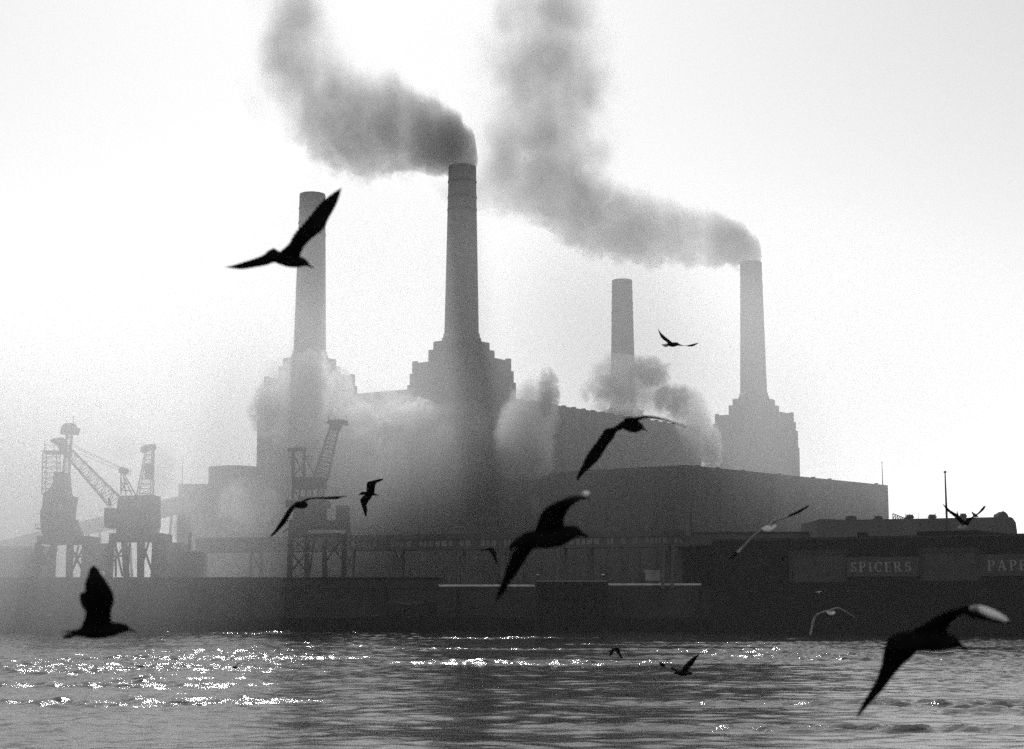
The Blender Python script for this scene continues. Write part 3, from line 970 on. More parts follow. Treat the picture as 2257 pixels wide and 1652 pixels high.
def plume(mouth, Y, A, Bp, label, dens, colr, seed, kB=.35, soft=(.10, .5), cellA=.11):
    """smoke streaming off a chimney: run A goes sideways, run B climbs out of it"""
    O = at(mouth[0], mouth[1], Y)
    def loc(x, y):
        p = at(x, y, Y); return p.x - O.x, p.z - O.z
    a = []
    for (x, yt, yb) in A:
        X, zt_ = loc(x, yt); _, zb = loc(x, yb); a.append((X, (zt_ + zb) / 2, (zt_ - zb) / 2))
    a.sort()
    bb = []
    for (y, xl, xr) in Bp:
        X0, z = loc(xl, y); X1, _ = loc(xr, y); bb.append((z, (X0 + X1) / 2, (X1 - X0) / 2 * 1.22))
    bb.sort()
    # hull: rings along the run, then up the climb
    path = [(p[0], p[1], p[2]) for p in reversed(a)]
    hull = MB(); n = 20; rings = []
    # cross-sections of run A (planes of constant X)
    for (X, z, r) in path:
        R = r * 1.3 + .6
        rings.append([(O.x + X, O.y + R * math.cos(2 * math.pi * k / n), O.z + z + R * math.sin(2 * math.pi * k / n)) for k in range(n)])
    hull.rings(rings)
    h2 = MB(); rings = []
    for (z, X, r) in bb:
        R = r * 1.45
        rings.append([(O.x + X + R * math.cos(2 * math.pi * k / n), O.y + .8 * R * math.sin(2 * math.pi * k / n), O.z + z) for k in range(n)])
    h2.rings(rings)
    m, t, v = vol_mat('chimney_smoke'); g = G(t)
    tc = t.nodes.new('ShaderNodeTexCoord')
    mp = t.nodes.new('ShaderNodeMapping'); mp.inputs['Location'].default_value = (-O.x, -O.y, -O.z)
    t.links.new(tc.outputs['Object'], mp.inputs[0])
    sp = t.nodes.new('ShaderNodeSeparateXYZ'); t.links.new(mp.outputs[0], sp.inputs[0])
    X, Yc, Zc = sp.outputs
    y2 = g.m('MULTIPLY', Yc, Yc)
    def lobe(par, oth, pts):
        lo, hi = pts[0][0], pts[-1][0]
        cs = [p[1] for p in pts]; rs = [p[2] for p in pts]
        cmin, cmax = min(cs) - 1, max(cs) + 1; rm = max(rs) * 1.01
        u = g.rng(par, lo, hi, 0, 1)
        c = g.curve(u, [((p[0] - lo) / (hi - lo), (p[1] - cmin) / (cmax - cmin)) for p in pts])
        r = g.curve(u, [((p[0] - lo) / (hi - lo), p[2] / rm) for p in pts])
        c = g.m('MULTIPLY_ADD', c, cmax - cmin, cmin)
        r = g.m('MULTIPLY', r, rm)
        d = g.m('SUBTRACT', oth, c)
        d = g.m('SQRT', g.m('ADD', g.m('MULTIPLY', d, d), y2))
        # signed, in metres: positive inside
        return g.m('SUBTRACT', r, d), r
    iA, rA = lobe(X, Zc, a)
    iB, rB = lobe(Zc, X, bb)
    lo, hi = a[0][0], a[-1][0]
    # noise that billows: cells bulge out, creases cut in
    mp2 = t.nodes.new('ShaderNodeMapping'); mp2.inputs['Location'].default_value = (seed * 7.3, seed, seed * 3.1)
    t.links.new(mp.outputs[0], mp2.inputs[0])
    bsum = None
    for q_, (sc_, wt_) in enumerate(((cellA * .8, 1.0), (cellA * 2.0, .7), (cellA * 4.6, .45))):
        n_ = t.nodes.new('ShaderNodeTexNoise'); n_.inputs['Scale'].default_value = sc_; n_.inputs['Detail'].default_value = 0
        t.links.new(mp2.outputs[0], n_.inputs['Vector'])
        ab = g.m('MULTIPLY', g.m('ABSOLUTE', g.m('MULTIPLY_ADD', n_.outputs[0], 2.0, -1.0)), wt_)
        bsum = ab if bsum is None else g.m('ADD', bsum, ab)
    nz = t.nodes.new('ShaderNodeTexNoise'); nz.inputs['Scale'].default_value = .09; nz.inputs['Detail'].default_value = 2.5; nz.inputs['Roughness'].default_value = .6
    t.links.new(mp2.outputs[0], nz.inputs['Vector'])
    # A: amplitude grows downwind
    amp = g.rng(X, lo, -1, 9.0, 3.4)
    bil = g.m('MULTIPLY', g.m('SUBTRACT', bsum, .26), amp)
    fA = g.m('ADD', iA, bil)
    wd = g.rng(X, lo, -2, soft[1] * 3.2, soft[0] * 4)
    dA = g.rng(fA, 0, wd, 0, 1, True)
    fade = g.rng(X, lo, lo * .35, .5, 1, True)
    dA = g.m('MULTIPLY', dA, fade)
    core = g.rng(X, -14, 0, 1.0, 3.2)
    dA = g.m('MULTIPLY', dA, core)
    fB = g.m('ADD', g.m('DIVIDE', iB, rB), g.m('MULTIPLY', g.m('SUBTRACT', nz.outputs[0], .5), 1.1))
    dB = g.rng(fB, -.15, .9, 0, 1, True)
    vb = g.rng(Zc, bb[0][0] - 1, bb[0][0] + (bb[-1][0] - bb[0][0]) * .14, 0, 1, True)
    nb = g.rng(nz.outputs[0], .3, .7, .55, 1.3)
    dB = g.m('MULTIPLY', g.m('MULTIPLY', dB, nb), g.m('MULTIPLY', vb, kB))
    d = g.m('MAXIMUM', dA, dB)
    # break up the inside a little
    d = g.m('MULTIPLY', d, g.rng(nz.outputs[0], .3, .7, .7, 1.3))
    t.links.new(g.m('MULTIPLY', d, dens), v.inputs['Density'])
    v.inputs['Color'].default_value = (colr, colr, colr, 1)
    v.inputs['Anisotropy'].default_value = .38
    m.cycles.volume_step_rate = .18
    # one mesh, two overlapping shells joined by a voxel remesh
    hull.v += []
    bofs = len(hull.v)
    hull.v += h2.v
    hull.f += [[i + bofs for i in f] for f in h2.f]; hull.m += h2.m
    o = hull.build('smoke_plume', m)
    rm = o.modifiers.new('join', 'REMESH'); rm.mode = 'VOXEL'; rm.voxel_size = 1.2
    tag(o, label, 'smoke', 'smoke plumes from the chimneys', 'stuff')
    return o

plume((1019, 368), 368.5,
      [(1054, 350, 356), (1044, 300, 366), (1020, 268, 369), (985, 235, 371), (940, 212, 373), (895, 185, 374), (850, 166, 378), (800, 166, 382), (750, 150, 375), (705, 150, 352), (660, 170, 300), (620, 200, 250)],
      [(-70, 545, 712), (0, 558, 722), (60, 566, 738), (130, 578, 765), (200, 596, 800), (260, 620, 800), (320, 660, 760)],
      'dense smoke plume streaming left from the tallest looking chimney and curling up', .16, .91, 1, 1.0, (.10, .5), .2)
plume((1650, 582), 479,
      [(1678, 562, 572), (1668, 530, 582), (1640, 505, 583), (1610, 484, 583), (1570, 466, 582), (1520, 456, 579), (1460, 440, 578), (1400, 420, 577), (1340, 412, 566), (1280, 385, 548), (1220, 365, 510), (1160, 345, 472), (1110, 350, 462), (1050, 370, 458), (1000, 400, 455)],
      [(-70, 1100, 1325), (0, 1085, 1330), (100, 1060, 1340), (200, 1048, 1345), (300, 1040, 1338), (380, 1045, 1335), (440, 1070, 1325), (500, 1150, 1320)],
      'smoke plume blown left from the far right chimney, spreading into a wide pale column', .15, .91, 4, .62, (.14, .5), .17)

ico = None
def puff(cx, cy, rx, ry, Y, ryd, dens, colr, label, seed, scale=.17, amp=4.2, rot=0, name='steam_cloud', cat='steam', aniso=.55, sharp=.36):
    global ico
    o_ = at(cx, cy, Y); mpp = Y / F
    bm = bmesh.new(); bmesh.ops.create_icosphere(bm, subdivisions=3, radius=1.0)
    rnd = random.Random(seed)
    for v_ in bm.verts:
        v_.co *= 1 + .12 * math.sin(v_.co.x * 5 + seed) * math.cos(v_.co.z * 4 + seed)
    me = bpy.data.meshes.new(name); bm.to_mesh(me); bm.free()
    m, t, v = vol_mat('steam'); g = G(t)
    tc = t.nodes.new('ShaderNodeTexCoord')
    gr_ = t.nodes.new('ShaderNodeTexGradient'); gr_.gradient_type = 'SPHERICAL'
    t.links.new(tc.outputs['Object'], gr_.inputs[0])
    ge = t.nodes.new('ShaderNodeNewGeometry')
    nz = t.nodes.new('ShaderNodeTexNoise'); nz.inputs['Scale'].default_value = scale * 14 / max(rx * mpp, 3); nz.inputs['Detail'].default_value = 4.5; nz.inputs['Roughness'].default_value = .66; nz.inputs['Distortion'].default_value = .6
    mp = t.nodes.new('ShaderNodeMapping'); mp.inputs['Location'].default_value = (seed * 11.3, seed * 3, seed * 7)
    t.links.new(ge.outputs['Position'], mp.inputs[0]); t.links.new(mp.outputs[0], nz.inputs['Vector'])
    f = g.m('ADD', gr_.outputs['Fac'], g.m('MULTIPLY', g.m('SUBTRACT', nz.outputs[0], .52), amp))
    d = g.rng(f, .02, sharp, 0, 1, True)
    d = g.m('MULTIPLY', d, g.rng(gr_.outputs['Fac'], 0, .15, 0, 1))
    t.links.new(g.m('MULTIPLY', d, dens), v.inputs['Density'])
    v.inputs['Color'].default_value = (colr, colr, colr, 1)
    v.inputs['Anisotropy'].default_value = aniso
    m.cycles.volume_step_rate = .3
    me.materials.append(m)
    o = bpy.data.objects.new(name, me); COL.objects.link(o)
    o.location = o_; o.scale = (rx * mpp, ryd, ry * mpp); o.rotation_euler = (0, rot, 0)
    return tag(o, label, cat, 'low steam and smoke around the station', 'stuff')

puff(650, 885, 100, 120, 366, 12, .16, .99, 'white steam wrapped round the left chimney foot', 1)
puff(845, 900, 150, 60, 362, 10, .07, .97, 'thin steam drifting across the wall between the two near towers', 2)
puff(1000, 1010, 260, 130, 345, 14, .075, .5, 'broad grey steam bank before the central tower', 3)
puff(1160, 950, 80, 140, 335, 10, .22, .9, 'billowing steam column right of the central tower', 4, .14, 1.3, .25, sharp=.45)
puff(1030, 985, 120, 115, 350, 9, .13, .72, 'grey steam veil hanging straight below the central chimney', 41, .16, 3.0)
puff(960, 1110, 260, 80, 338, 10, .07, .4, 'dark low murk along the foot of the central tower', 42, .16, 3.0)
puff(1390, 850, 115, 75, 430, 10, .16, .93, 'grey steam cloud hanging below the far chimney', 5, .12, 1.5, .5)
puff(1535, 945, 55, 115, 428, 8, .22, .93, 'curling steam jet rising beside the right tower', 6, .15, 1.3, -.35)
puff(548, 1115, 80, 70, 340, 10, .12, .99, 'bright steam low before the annex blocks', 7)
G_ = [(590, 905, 50, 70, 360, 7, .32, 'ragged white steam at the left edge of the left tower'),
      (692, 835, 48, 80, 362, 6, .35, 'white steam tongue climbing the left chimney foot'),
      (782, 930, 75, 48, 358, 6, .4, 'white steam right of the left tower over the linking wall'),
      (905, 912, 70, 42, 352, 6, .35, 'pale steam touching the left side of the central tower'),
      (752, 862, 34, 66, 372, 5, .35, 'steam wisp hiding the right shoulder of the left tower'),
      (1208, 868, 30, 66, 332, 4, .55, 'upright steam finger rising at the left end of the long upper roof'),
      (1180, 1012, 48, 50, 330, 5, .5, 'round steam billow low beside the dark upper wall'),
      (1432, 820, 58, 42, 424, 6, .35, 'upper grey steam lump right of the short far chimney'),
      (1345, 868, 78, 48, 426, 6, .3, 'steam covering the base of the short far chimney'),
      (1482, 885, 50, 50, 424, 6, .4, 'steam bend linking the cloud and the jet beside the right tower'),
      (1566, 1000, 30, 55, 418, 4, .5, 'narrow foot of the steam jet beside the right tower')]
for i_, (a_, b_, c_, d_, Y_, e_, f_, l_) in enumerate(G_):
    puff(a_, b_, c_, d_, Y_, e_, f_, .99, l_, 21 + i_, .15, 4.2)
puff(352, 1040, 45, 75, 300, 5, .06, .3, 'dark smoke wisp trailing off the right of the left cranes', 8, .2, 2.0, name='smoke_wisp', cat='smoke')
puff(275, 985, 55, 35, 300, 5, .035, .3, 'faint dark smoke wisp above the slanting jib', 9, .2, 2.0, name='smoke_wisp', cat='smoke')
puff(402, 1165, 26, 45, 283, 3, .25, .2, 'small dark smoke puff over the shed flue', 10, .35, 1.6, name='smoke_wisp', cat='smoke')
puff(1372, 597, 24, 34, 507, 3, .04, .7, 'faint fume over the far short chimney', 11, .2, 1.0)
puff(690, 395, 30, 50, 395, 3, .03, .7, 'faint fume over the left chimney top', 12, .2, 1.0)

def mist(name, c, r, dens, label, colr=.995, aniso=.43, power=1):
    bm = bmesh.new(); bmesh.ops.create_icosphere(bm, subdivisions=4, radius=1.0)
    me = bpy.data.meshes.new(name); bm.to_mesh(me); bm.free()
    m, t, v = vol_mat(name)
    g = G(t)
    tc = t.nodes.new('ShaderNodeTexCoord')
    gr_ = t.nodes.new('ShaderNodeTexGradient'); gr_.gradient_type = 'SPHERICAL'
    t.links.new(tc.outputs['Object'], gr_.inputs[0])
    t.links.new(g.m('MULTIPLY', g.rng(gr_.outputs['Fac'], 0, .45, 0, 1, True), dens), v.inputs['Density'])
    v.inputs['Color'].default_value = (colr, colr, colr, 1)
    v.inputs['Anisotropy'].default_value = aniso
    m.cycles.volume_step_rate = .7
    me.materials.append(m)
    o = bpy.data.objects.new(name, me); COL.objects.link(o)
    o.location = c; o.scale = r
    return tag(o, label, 'mist', 'banks of river mist', 'stuff')
mist('mist_bank', (-10, 380, 50), (185, 100, 60), .0064, 'pale mist bank shrouding the power station')
mist('mist_bank', (-160, 270, 16), (142, 116, 56), .021, 'mist lying over the left wharf and cranes')

mist('mist_bank', (-38, 238, 32), (40, 26, 26), .011, 'thin smoky mist in front of the middle crane')

# even air haze round everything
b = MB(); b.box((0, 420, 99), 1800, 1100, 212)
m, t, v = vol_mat('haze_air')
v.inputs['Density'].default_value = .00009
v.inputs['Color'].default_value = (.97, .97, .97, 1)
v.inputs['Anisotropy'].default_value = .3
tag(b.build('haze', m), 'even pale haze in the air over river and station', 'haze', kind='stuff')

# ------------------------------------------------------------------ gulls
def gull(d, spine, wings, label, tail=None, bill=None, mats=None, wm=None):
    """spine: (x, y, half-thickness px, depth m); wings: lists of (lead x, y, trail x, y, depth lead, depth trail)
    all traced in the photograph and then carried out to the bird's own distance d"""
    mpp = d / F
    mats = mats or [M['gull'], M['gull_tail'], M['gull_white_lit']]
    ctr = at(spine[len(spine) // 2][0], spine[len(spine) // 2][1], d)
    b = MB(); n = 12
    P = [at(s[0], s[1], d + s[3]) for s in spine]
    rings = []
    # resample the spine smoothly
    def cr(p0, p1, p2, p3, t):
        return .5 * ((2 * p1) + (-p0 + p2) * t + (2 * p0 - 5 * p1 + 4 * p2 - p3) * t * t + (-p0 + 3 * p1 - 3 * p2 + p3) * t ** 3)
    def smooth(seq, k=4):
        out = []
        for i in range(len(seq) - 1):
            p0, p1, p2, p3 = seq[max(i - 1, 0)], seq[i], seq[i + 1], seq[min(i + 2, len(seq) - 1)]
            for j in range(k):
                out.append([cr(a_, b_, c_, d_, j / k) for a_, b_, c_, d_ in zip(p0, p1, p2, p3)])
        out.append(list(seq[-1])); return out
    sm = smooth([list(p) + [s[2] * mpp] for p, s in zip(P, spine)])
    for i, s in enumerate(sm):
        c = Vector(s[:3]); r = max(s[3], mpp * .4)
        a_ = Vector(sm[max(i - 1, 0)][:3]); z_ = Vector(sm[min(i + 1, len(sm) - 1)][:3])
        dr_ = (z_ - a_).normalized()
        e1 = dr_.cross(Vector((0, 1, 0))).normalized(); e2 = dr_.cross(e1).normalized()
        rings.append([c + e1 * r * math.cos(2 * math.pi * k / n) + e2 * r * math.sin(2 * math.pi * k / n) for k in range(n)])
    b.rings(rings, 0)
    for wi, wg in enumerate(wings):
        mlist = wm[wi] if wm else 0
        sec = smooth([list(at(q[0], q[1], d + q[4])) + list(at(q[2], q[3], d + q[5])) for q in wg], 8)
        R = []
        for i, s in enumerate(sec):
            le, te = Vector(s[:3]), Vector(s[3:])
            a_ = sec[max(i - 1, 0)]; z_ = sec[min(i + 1, len(sec) - 1)]
            span = (Vector(z_[:3]) - Vector(a_[:3]))
            ch = te - le
            if ch.length < 1e-5: ch = Vector((1e-4, 0, 0))
            nn = ch.cross(span)
            nn = nn.normalized() if nn.length > 1e-9 else Vector((0, 1, 0))
            th = max(.05 * ch.length, .0035) * (1 if i else 1.4)
            jag = 1.0 + (0, .03, .07)[i % 3] * (1 if i > len(sec) * .3 else .3)
            R.append([le, le + ch * .18 + nn * th, le + ch * .5 + nn * th * .8, le + ch * jag, le + ch * .5 - nn * th * .25, le + ch * .18 - nn * th * .5])
        if isinstance(mlist, (list, tuple)):
            ml = [mlist[min(int(k / (len(R) - 1) * len(mlist)), len(mlist) - 1)] for k in range(len(R) - 1)]
        else: ml = mlist
        b.rings(R, ml)
    if tail:
        pts, tm = tail
        T_ = [at(p[0], p[1], d + p[2]) for p in pts]
        R = [[p + Vector((0, -.006, 0)) for p in T_], [p + Vector((0, .006, 0)) for p in T_]]
        b.rings(R, tm)
    o = b.build('gull', mats, None, True)
    o.data.transform(Matrix.Translation(-ctr)); o.location = ctr
    tag(o, label, 'gull', 'gulls flying over the river')
    if bill:
        bb = MB(); p, q, r = at(bill[0], bill[1], d + bill[5]), at(bill[2], bill[3], d + bill[5]), bill[4] * mpp
        dr_ = (q - p).normalized(); e1 = dr_.cross(Vector((0, 1, 0))).normalized(); e2 = dr_.cross(e1)
        R = []
        for (u, k) in ((-.15, 1), (.3, .85), (.7, .7), (.9, .5), (1, .1)):
            c = p.lerp(q, u) - (e1 * 0)
            R.append([c + e1 * r * k * math.cos(a_ * math.pi / 4) + e2 * r * k * .6 * math.sin(a_ * math.pi / 4) for a_ in range(8)])
        bb.rings(R)
        bo = bb.build('bill', M['bill'], None, True)
        bo.data.transform(Matrix.Translation(-ctr)); bo.parent = o
    return o

def zz(x0, y0, sc):
    return lambda *p: [(x0 + a[0] * sc, y0 + a[1] * sc) + tuple(a[2:]) for a in p]
def map2(x0, y0, sc, pts):      # wings: two points per entry
    return [(x0 + q[0] * sc, y0 + q[1] * sc, x0 + q[2] * sc, y0 + q[3] * sc, q[4], q[5]) for q in pts]
def map1(x0, y0, sc, pts):
    return [(x0 + q[0] * sc, y0 + q[1] * sc, q[2] * sc, q[3]) for q in pts]
def mapt(x0, y0, sc, pts):
    return [(x0 + q[0] * sc, y0 + q[1] * sc, q[2]) for q in pts]

# a: over the left chimney
k = .63757 * 500 / 2174; x0, y0 = 750 * .63757, 600 * .63757
gull(9.5, map1(x0, y0, k, [(730, 1300, 30, 0), (850, 1265, 75, 0), (960, 1275, 100, 0), (1100, 1310, 108, 0), (1230, 1330, 90, 0), (1310, 1345, 62, 0), (1360, 1370, 34, 0), (1385, 1382, 18, 0)]),
     [map2(x0, y0, k, [(1250, 1290, 900, 1270, -.02, -.02), (1258, 1215, 950, 1180, -.05, -.05), (1330, 1080, 1080, 1060, -.1, -.1), (1450, 960, 1180, 900, -.16, -.16), (1590, 850, 1300, 770, -.2, -.2),
                           (1680, 680, 1430, 610, -.16, -.18), (1790, 480, 1570, 440, -.1, -.12), (1845, 330, 1760, 290, -.05, -.06), (1872, 215, 1858, 225, -.02, -.02)]),
      map2(x0, y0, k, [(900, 1330, 900, 1180, .02, .05), (830, 1350, 800, 1160, .12, .12), (740, 1382, 700, 1230, .2, .2), (560, 1415, 560, 1285, .3, .3), (380, 1442, 400, 1335, .36, .36), (220, 1428, 230, 1385, .4, .4), (118, 1408, 125, 1402, .42, .42)])],
     'large gull with raised wing crossing the left chimney, bill pointing right', (mapt(x0, y0, k, [(980, 1200, .02), (855, 1122, .03), (770, 1165, .03), (700, 1235, .03), (760, 1290, .02), (900, 1300, .02)]), 0),
     (x0 + 1365 * k, y0 + 1372 * k, x0 + 1455 * k, y0 + 1425 * k, 22 * k, 0))
# b: lower left
k = .63757 * 400 / 1888; x0, y0 = 150 * .63757, 1900 * .63757
gull(8.5, map1(x0, y0, k, [(520, 1370, 40, 0), (640, 1350, 85, 0), (800, 1335, 125, 0), (980, 1320, 128, 0), (1150, 1300, 108, 0), (1270, 1285, 82, 0), (1340, 1290, 60, 0), (1390, 1305, 36, 0), (1415, 1315, 22, 0)]),
     [map2(x0, y0, k, [(1130, 1300, 600, 1310, 0, 0), (1110, 1170, 650, 1200, -.03, -.03), (1105, 1010, 690, 1050, -.08, -.08), (1150, 850, 700, 860, -.16, -.16), (1130, 700, 690, 690, -.2, -.2),
                           (1050, 560, 690, 560, -.2, -.2), (960, 420, 730, 430, -.16, -.16), (900, 330, 750, 340, -.1, -.1), (840, 268, 780, 280, -.06, -.06)]),
      map2(x0, y0, k, [(700, 1000, 640, 950, .1, .1), (720, 900, 605, 860, .16, .16), (730, 780, 598, 760, .2, .2), (700, 705, 620, 700, .22, .22)])],
     'large black gull at lower left, wings straight up, level over the water', (mapt(x0, y0, k, [(640, 1300, 0), (440, 1325, 0), (280, 1345, 0), (420, 1362, 0), (480, 1385, 0), (390, 1380, .02), (330, 1420, .02), (310, 1450, .02), (420, 1460, .02), (530, 1415, 0), (620, 1430, 0)]), 0),
     (x0 + 1400 * k, y0 + 1310 * k, x0 + 1520 * k, y0 + 1345 * k, 22 * k, 0))
# c: big centre
k = .63757 * 500 / 1721; x0, y0 = 1650 * .63757, 1650 * .63757
gull(8.8, map1(x0, y0, k, [(520, 790, 45, 0), (640, 750, 85, 0), (800, 735, 112, 0), (950, 710, 118, 0), (1080, 670, 95, 0), (1160, 655, 72, 0), (1215, 670, 45, 0), (1250, 685, 26, 0)]),
     [map2(x0, y0, k, [(1080, 640, 660, 700, 0, 0), (1030, 560, 690, 630, -.04, -.04), (1045, 470, 730, 530, -.1, -.1), (1090, 380, 770, 430, -.16, -.16), (1150, 320, 850, 350, -.2, -.2), (1210, 285, 1000, 275, -.2, -.2),
                           (1270, 262, 1130, 225, -.16, -.16), (1310, 262, 1240, 228, -.1, -.1), (1345, 262, 1320, 250, -.06, -.06)]),
      map2(x0, y0, k, [(720, 830, 560, 760, .02, .05), (640, 880, 430, 890, .12, .12), (540, 1040, 370, 1040, .2, .2), (430, 1200, 310, 1200, .28, .28), (340, 1340, 260, 1330, .33, .33), (270, 1430, 230, 1420, .36, .36), (222, 1495, 216, 1490, .38, .38)]),
      map2(x0, y0, k, [(1225, 200, 1235, 232, -.12, -.12), (1270, 170, 1290, 236, -.12, -.12), (1320, 168, 1335, 225, -.12, -.12), (1350, 190, 1352, 205, -.12, -.12)])],  # extra pale strip: sunlight on the wing tip painted in
     'largest gull at the centre, one wing arched up with a white tip', (mapt(x0, y0, k, [(690, 640, 0), (600, 650, 0), (480, 720, 0), (390, 800, 0), (370, 870, 0), (470, 840, 0), (600, 850, 0)]), 0),
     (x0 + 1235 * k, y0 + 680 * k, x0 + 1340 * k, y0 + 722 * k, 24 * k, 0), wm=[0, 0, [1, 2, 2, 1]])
# k: big lower right
k = .63757 * 640 / 2203; x0, y0 = 2900 * .63757, 2050 * .63757
gull(7.8, map1(x0, y0, k, [(640, 600, 90, 0), (800, 580, 130, 0), (980, 570, 125, 0), (1140, 575, 118, 0), (1280, 580, 100, 0), (1370, 595, 72, 0), (1420, 615, 45, 0), (1450, 630, 26, 0)]),
     [map2(x0, y0, k, [(1300, 560, 900, 560, 0, 0), (1285, 440, 900, 450, -.03, -.03), (1320, 370, 1050, 360, -.08, -.08), (1400, 290, 1200, 265, -.14, -.14), (1500, 250, 1380, 195, -.2, -.2), (1580, 270, 1560, 155, -.2, -.2)]),
      map2(x0, y0, k, [(1520, 285, 1540, 150, -.2, -.2), (1640, 310, 1650, 142, -.24, -.22), (1740, 330, 1770, 165, -.26, -.22), (1850, 350, 1880, 215, -.26, -.22), (1960, 372, 1970, 275, -.24, -.22), (2035, 350, 2030, 325, -.22, -.22)]),
      map2(x0, y0, k, [(930, 690, 590, 560, .02, .05), (880, 760, 540, 680, .1, .1), (760, 860, 510, 850, .18, .18), (640, 1000, 460, 1010, .26, .26), (520, 1160, 390, 1140, .33, .33), (390, 1300, 300, 1290, .4, .4), (300, 1400, 240, 1400, .44, .44), (212, 1490, 208, 1485, .46, .46)]),
      map2(x0, y0, k, [(1560, 165, 1560, 215, -.23, -.23), (1660, 148, 1680, 245, -.27, -.27), (1770, 172, 1780, 290, -.29, -.28), (1870, 215, 1850, 315, -.29, -.28), (1950, 262, 1925, 335, -.28, -.27), (2010, 310, 1990, 350, -.26, -.26), (2028, 325, 2015, 352, -.25, -.25)])],  # overlaid white strip paints the sunlight on the outer wing
     'biggest gull at lower right with a white lit outer wing', (mapt(x0, y0, k, [(900, 440, 0), (760, 460, 0), (640, 500, 0), (575, 560, 0), (540, 690, 0), (700, 720, 0), (950, 690, 0)]), 0),
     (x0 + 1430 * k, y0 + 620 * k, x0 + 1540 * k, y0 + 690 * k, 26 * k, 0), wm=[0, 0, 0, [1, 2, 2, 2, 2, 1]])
# d: over the turbine hall
k = .63757 * 500 / 2257; x0, y0 = 1950 * .63757, 1390 * .63757
gull(11.5, map1(x0, y0, k, [(850, 390, 35, 0), (930, 365, 70, 0), (1030, 370, 98, 0), (1110, 385, 98, 0), (1180, 395, 75, 0), (1220, 410, 40, 0), (1240, 420, 22, 0)]),
     [map2(x0, y0, k, [(1180, 340, 930, 330, -.02, -.02), (1165, 300, 960, 250, -.08, -.08), (1230, 270, 1120, 240, -.2, -.2), (1320, 262, 1260, 215, -.3, -.3), (1450, 275, 1420, 228, -.4, -.4), (1600, 305, 1600, 272, -.48, -.48), (1760, 350, 1770, 330, -.52, -.52), (1900, 405, 1915, 395, -.55, -.55), (2060, 470, 2070, 462, -.57, -.57)]),
      map2(x0, y0, k, [(900, 440, 900, 320, .02, .02), (820, 470, 760, 400, .08, .08), (770, 570, 640, 430, .16, .16), (690, 670, 560, 560, .22, .22), (620, 780, 470, 680, .28, .28), (540, 900, 370, 820, .32, .32), (430, 1010, 300, 960, .36, .36), (320, 1110, 240, 1080, .4, .4), (245, 1190, 195, 1180, .42, .42), (235, 1225, 200, 1222, .43, .43)])],
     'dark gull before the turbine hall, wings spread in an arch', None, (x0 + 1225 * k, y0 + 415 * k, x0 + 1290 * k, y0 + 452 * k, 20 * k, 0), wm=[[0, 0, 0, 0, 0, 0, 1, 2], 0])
# e, f: over the middle crane
k = .63757 * 550 / 2257; x0, y0 = 850 * .63757, 1600 * .63757
gull(16, map1(x0, y0, k, [(690, 610, 25, 0), (730, 600, 45, -.05), (780, 600, 56, -.1), (830, 600, 48, -.15), (862, 605, 22, -.18)]),
     [map2(x0, y0, k, [(800, 590, 730, 560, 0, 0), (850, 555, 800, 540, -.05, -.05), (930, 520, 900, 500, -.1, -.1), (1050, 515, 1050, 492, -.15, -.15), (1180, 522, 1180, 485, -.2, -.2), (1300, 518, 1300, 478, -.2, -.2), (1380, 490, 1380, 475, -.2, -.2), (1440, 485, 1435, 472, -.2, -.2)]),
      map2(x0, y0, k, [(760, 620, 720, 560, 0, 0), (690, 650, 610, 650, .05, .05), (620, 760, 540, 760, .1, .1), (560, 860, 470, 870, .15, .15), (480, 950, 410, 960, .2, .2), (385, 1040, 350, 1035, .22, .22), (350, 1052, 340, 1045, .22, .22)])],
     'black gull gliding toward us before the dark middle crane', None, None)
gull(32, map1(x0, y0, k, [(1850, 455, 10, 0), (1800, 450, 18, 0), (1740, 440, 24, 0), (1690, 435, 24, 0), (1650, 440, 22, 0), (1620, 450, 14, 0)]),
     [map2(x0, y0, k, [(1710, 430, 1820, 445, 0, 0), (1715, 340, 1830, 360, -.1, -.1), (1725, 280, 1840, 300, -.2, -.2), (1800, 255, 1870, 280, -.2, -.2), (1900, 232, 1920, 258, -.15, -.15), (1945, 228, 1947, 240, -.1, -.1)]),
      map2(x0, y0, k, [(1700, 450, 1800, 465, 0, 0), (1625, 520, 1760, 520, .1, .1), (1640, 600, 1715, 590, .2, .2), (1665, 680, 1718, 670, .2, .2), (1695, 765, 1715, 755, .15, .15)])],
     'small gull banking steeply right of the middle crane, wings upright', (mapt(x0, y0, k, [(1840, 440, 0), (1900, 455, 0), (1895, 465, 0), (1830, 475, 0)]), 1), (x0 + 1625 * k, y0 + 448 * k, x0 + 1595 * k, y0 + 462 * k, 10 * k, 0))
# g
k = .63757 * 500 / 1721; x0, y0 = 1650 * .63757, 1650 * .63757
gull(70, map1(x0, y0, k, [(45, 878, 7, 0), (62, 872, 10, 0), (85, 872, 6, 0), (120, 860, 12, 0), (150, 858, 17, 0), (180, 860, 10, 0)]),
     [map2(x0, y0, k, [(120, 850, 150, 870, 0, 0), (160, 838, 180, 850, -.3, -.3), (205, 850, 200, 858, -.5, -.5)]),
      map2(x0, y0, k, [(125, 865, 185, 850, 0, 0), (170, 915, 222, 900, .2, .2), (198, 980, 232, 970, .3, .3), (235, 1040, 240, 1035, .3, .3)])],
     'tiny dark gull just left of the largest central gull')
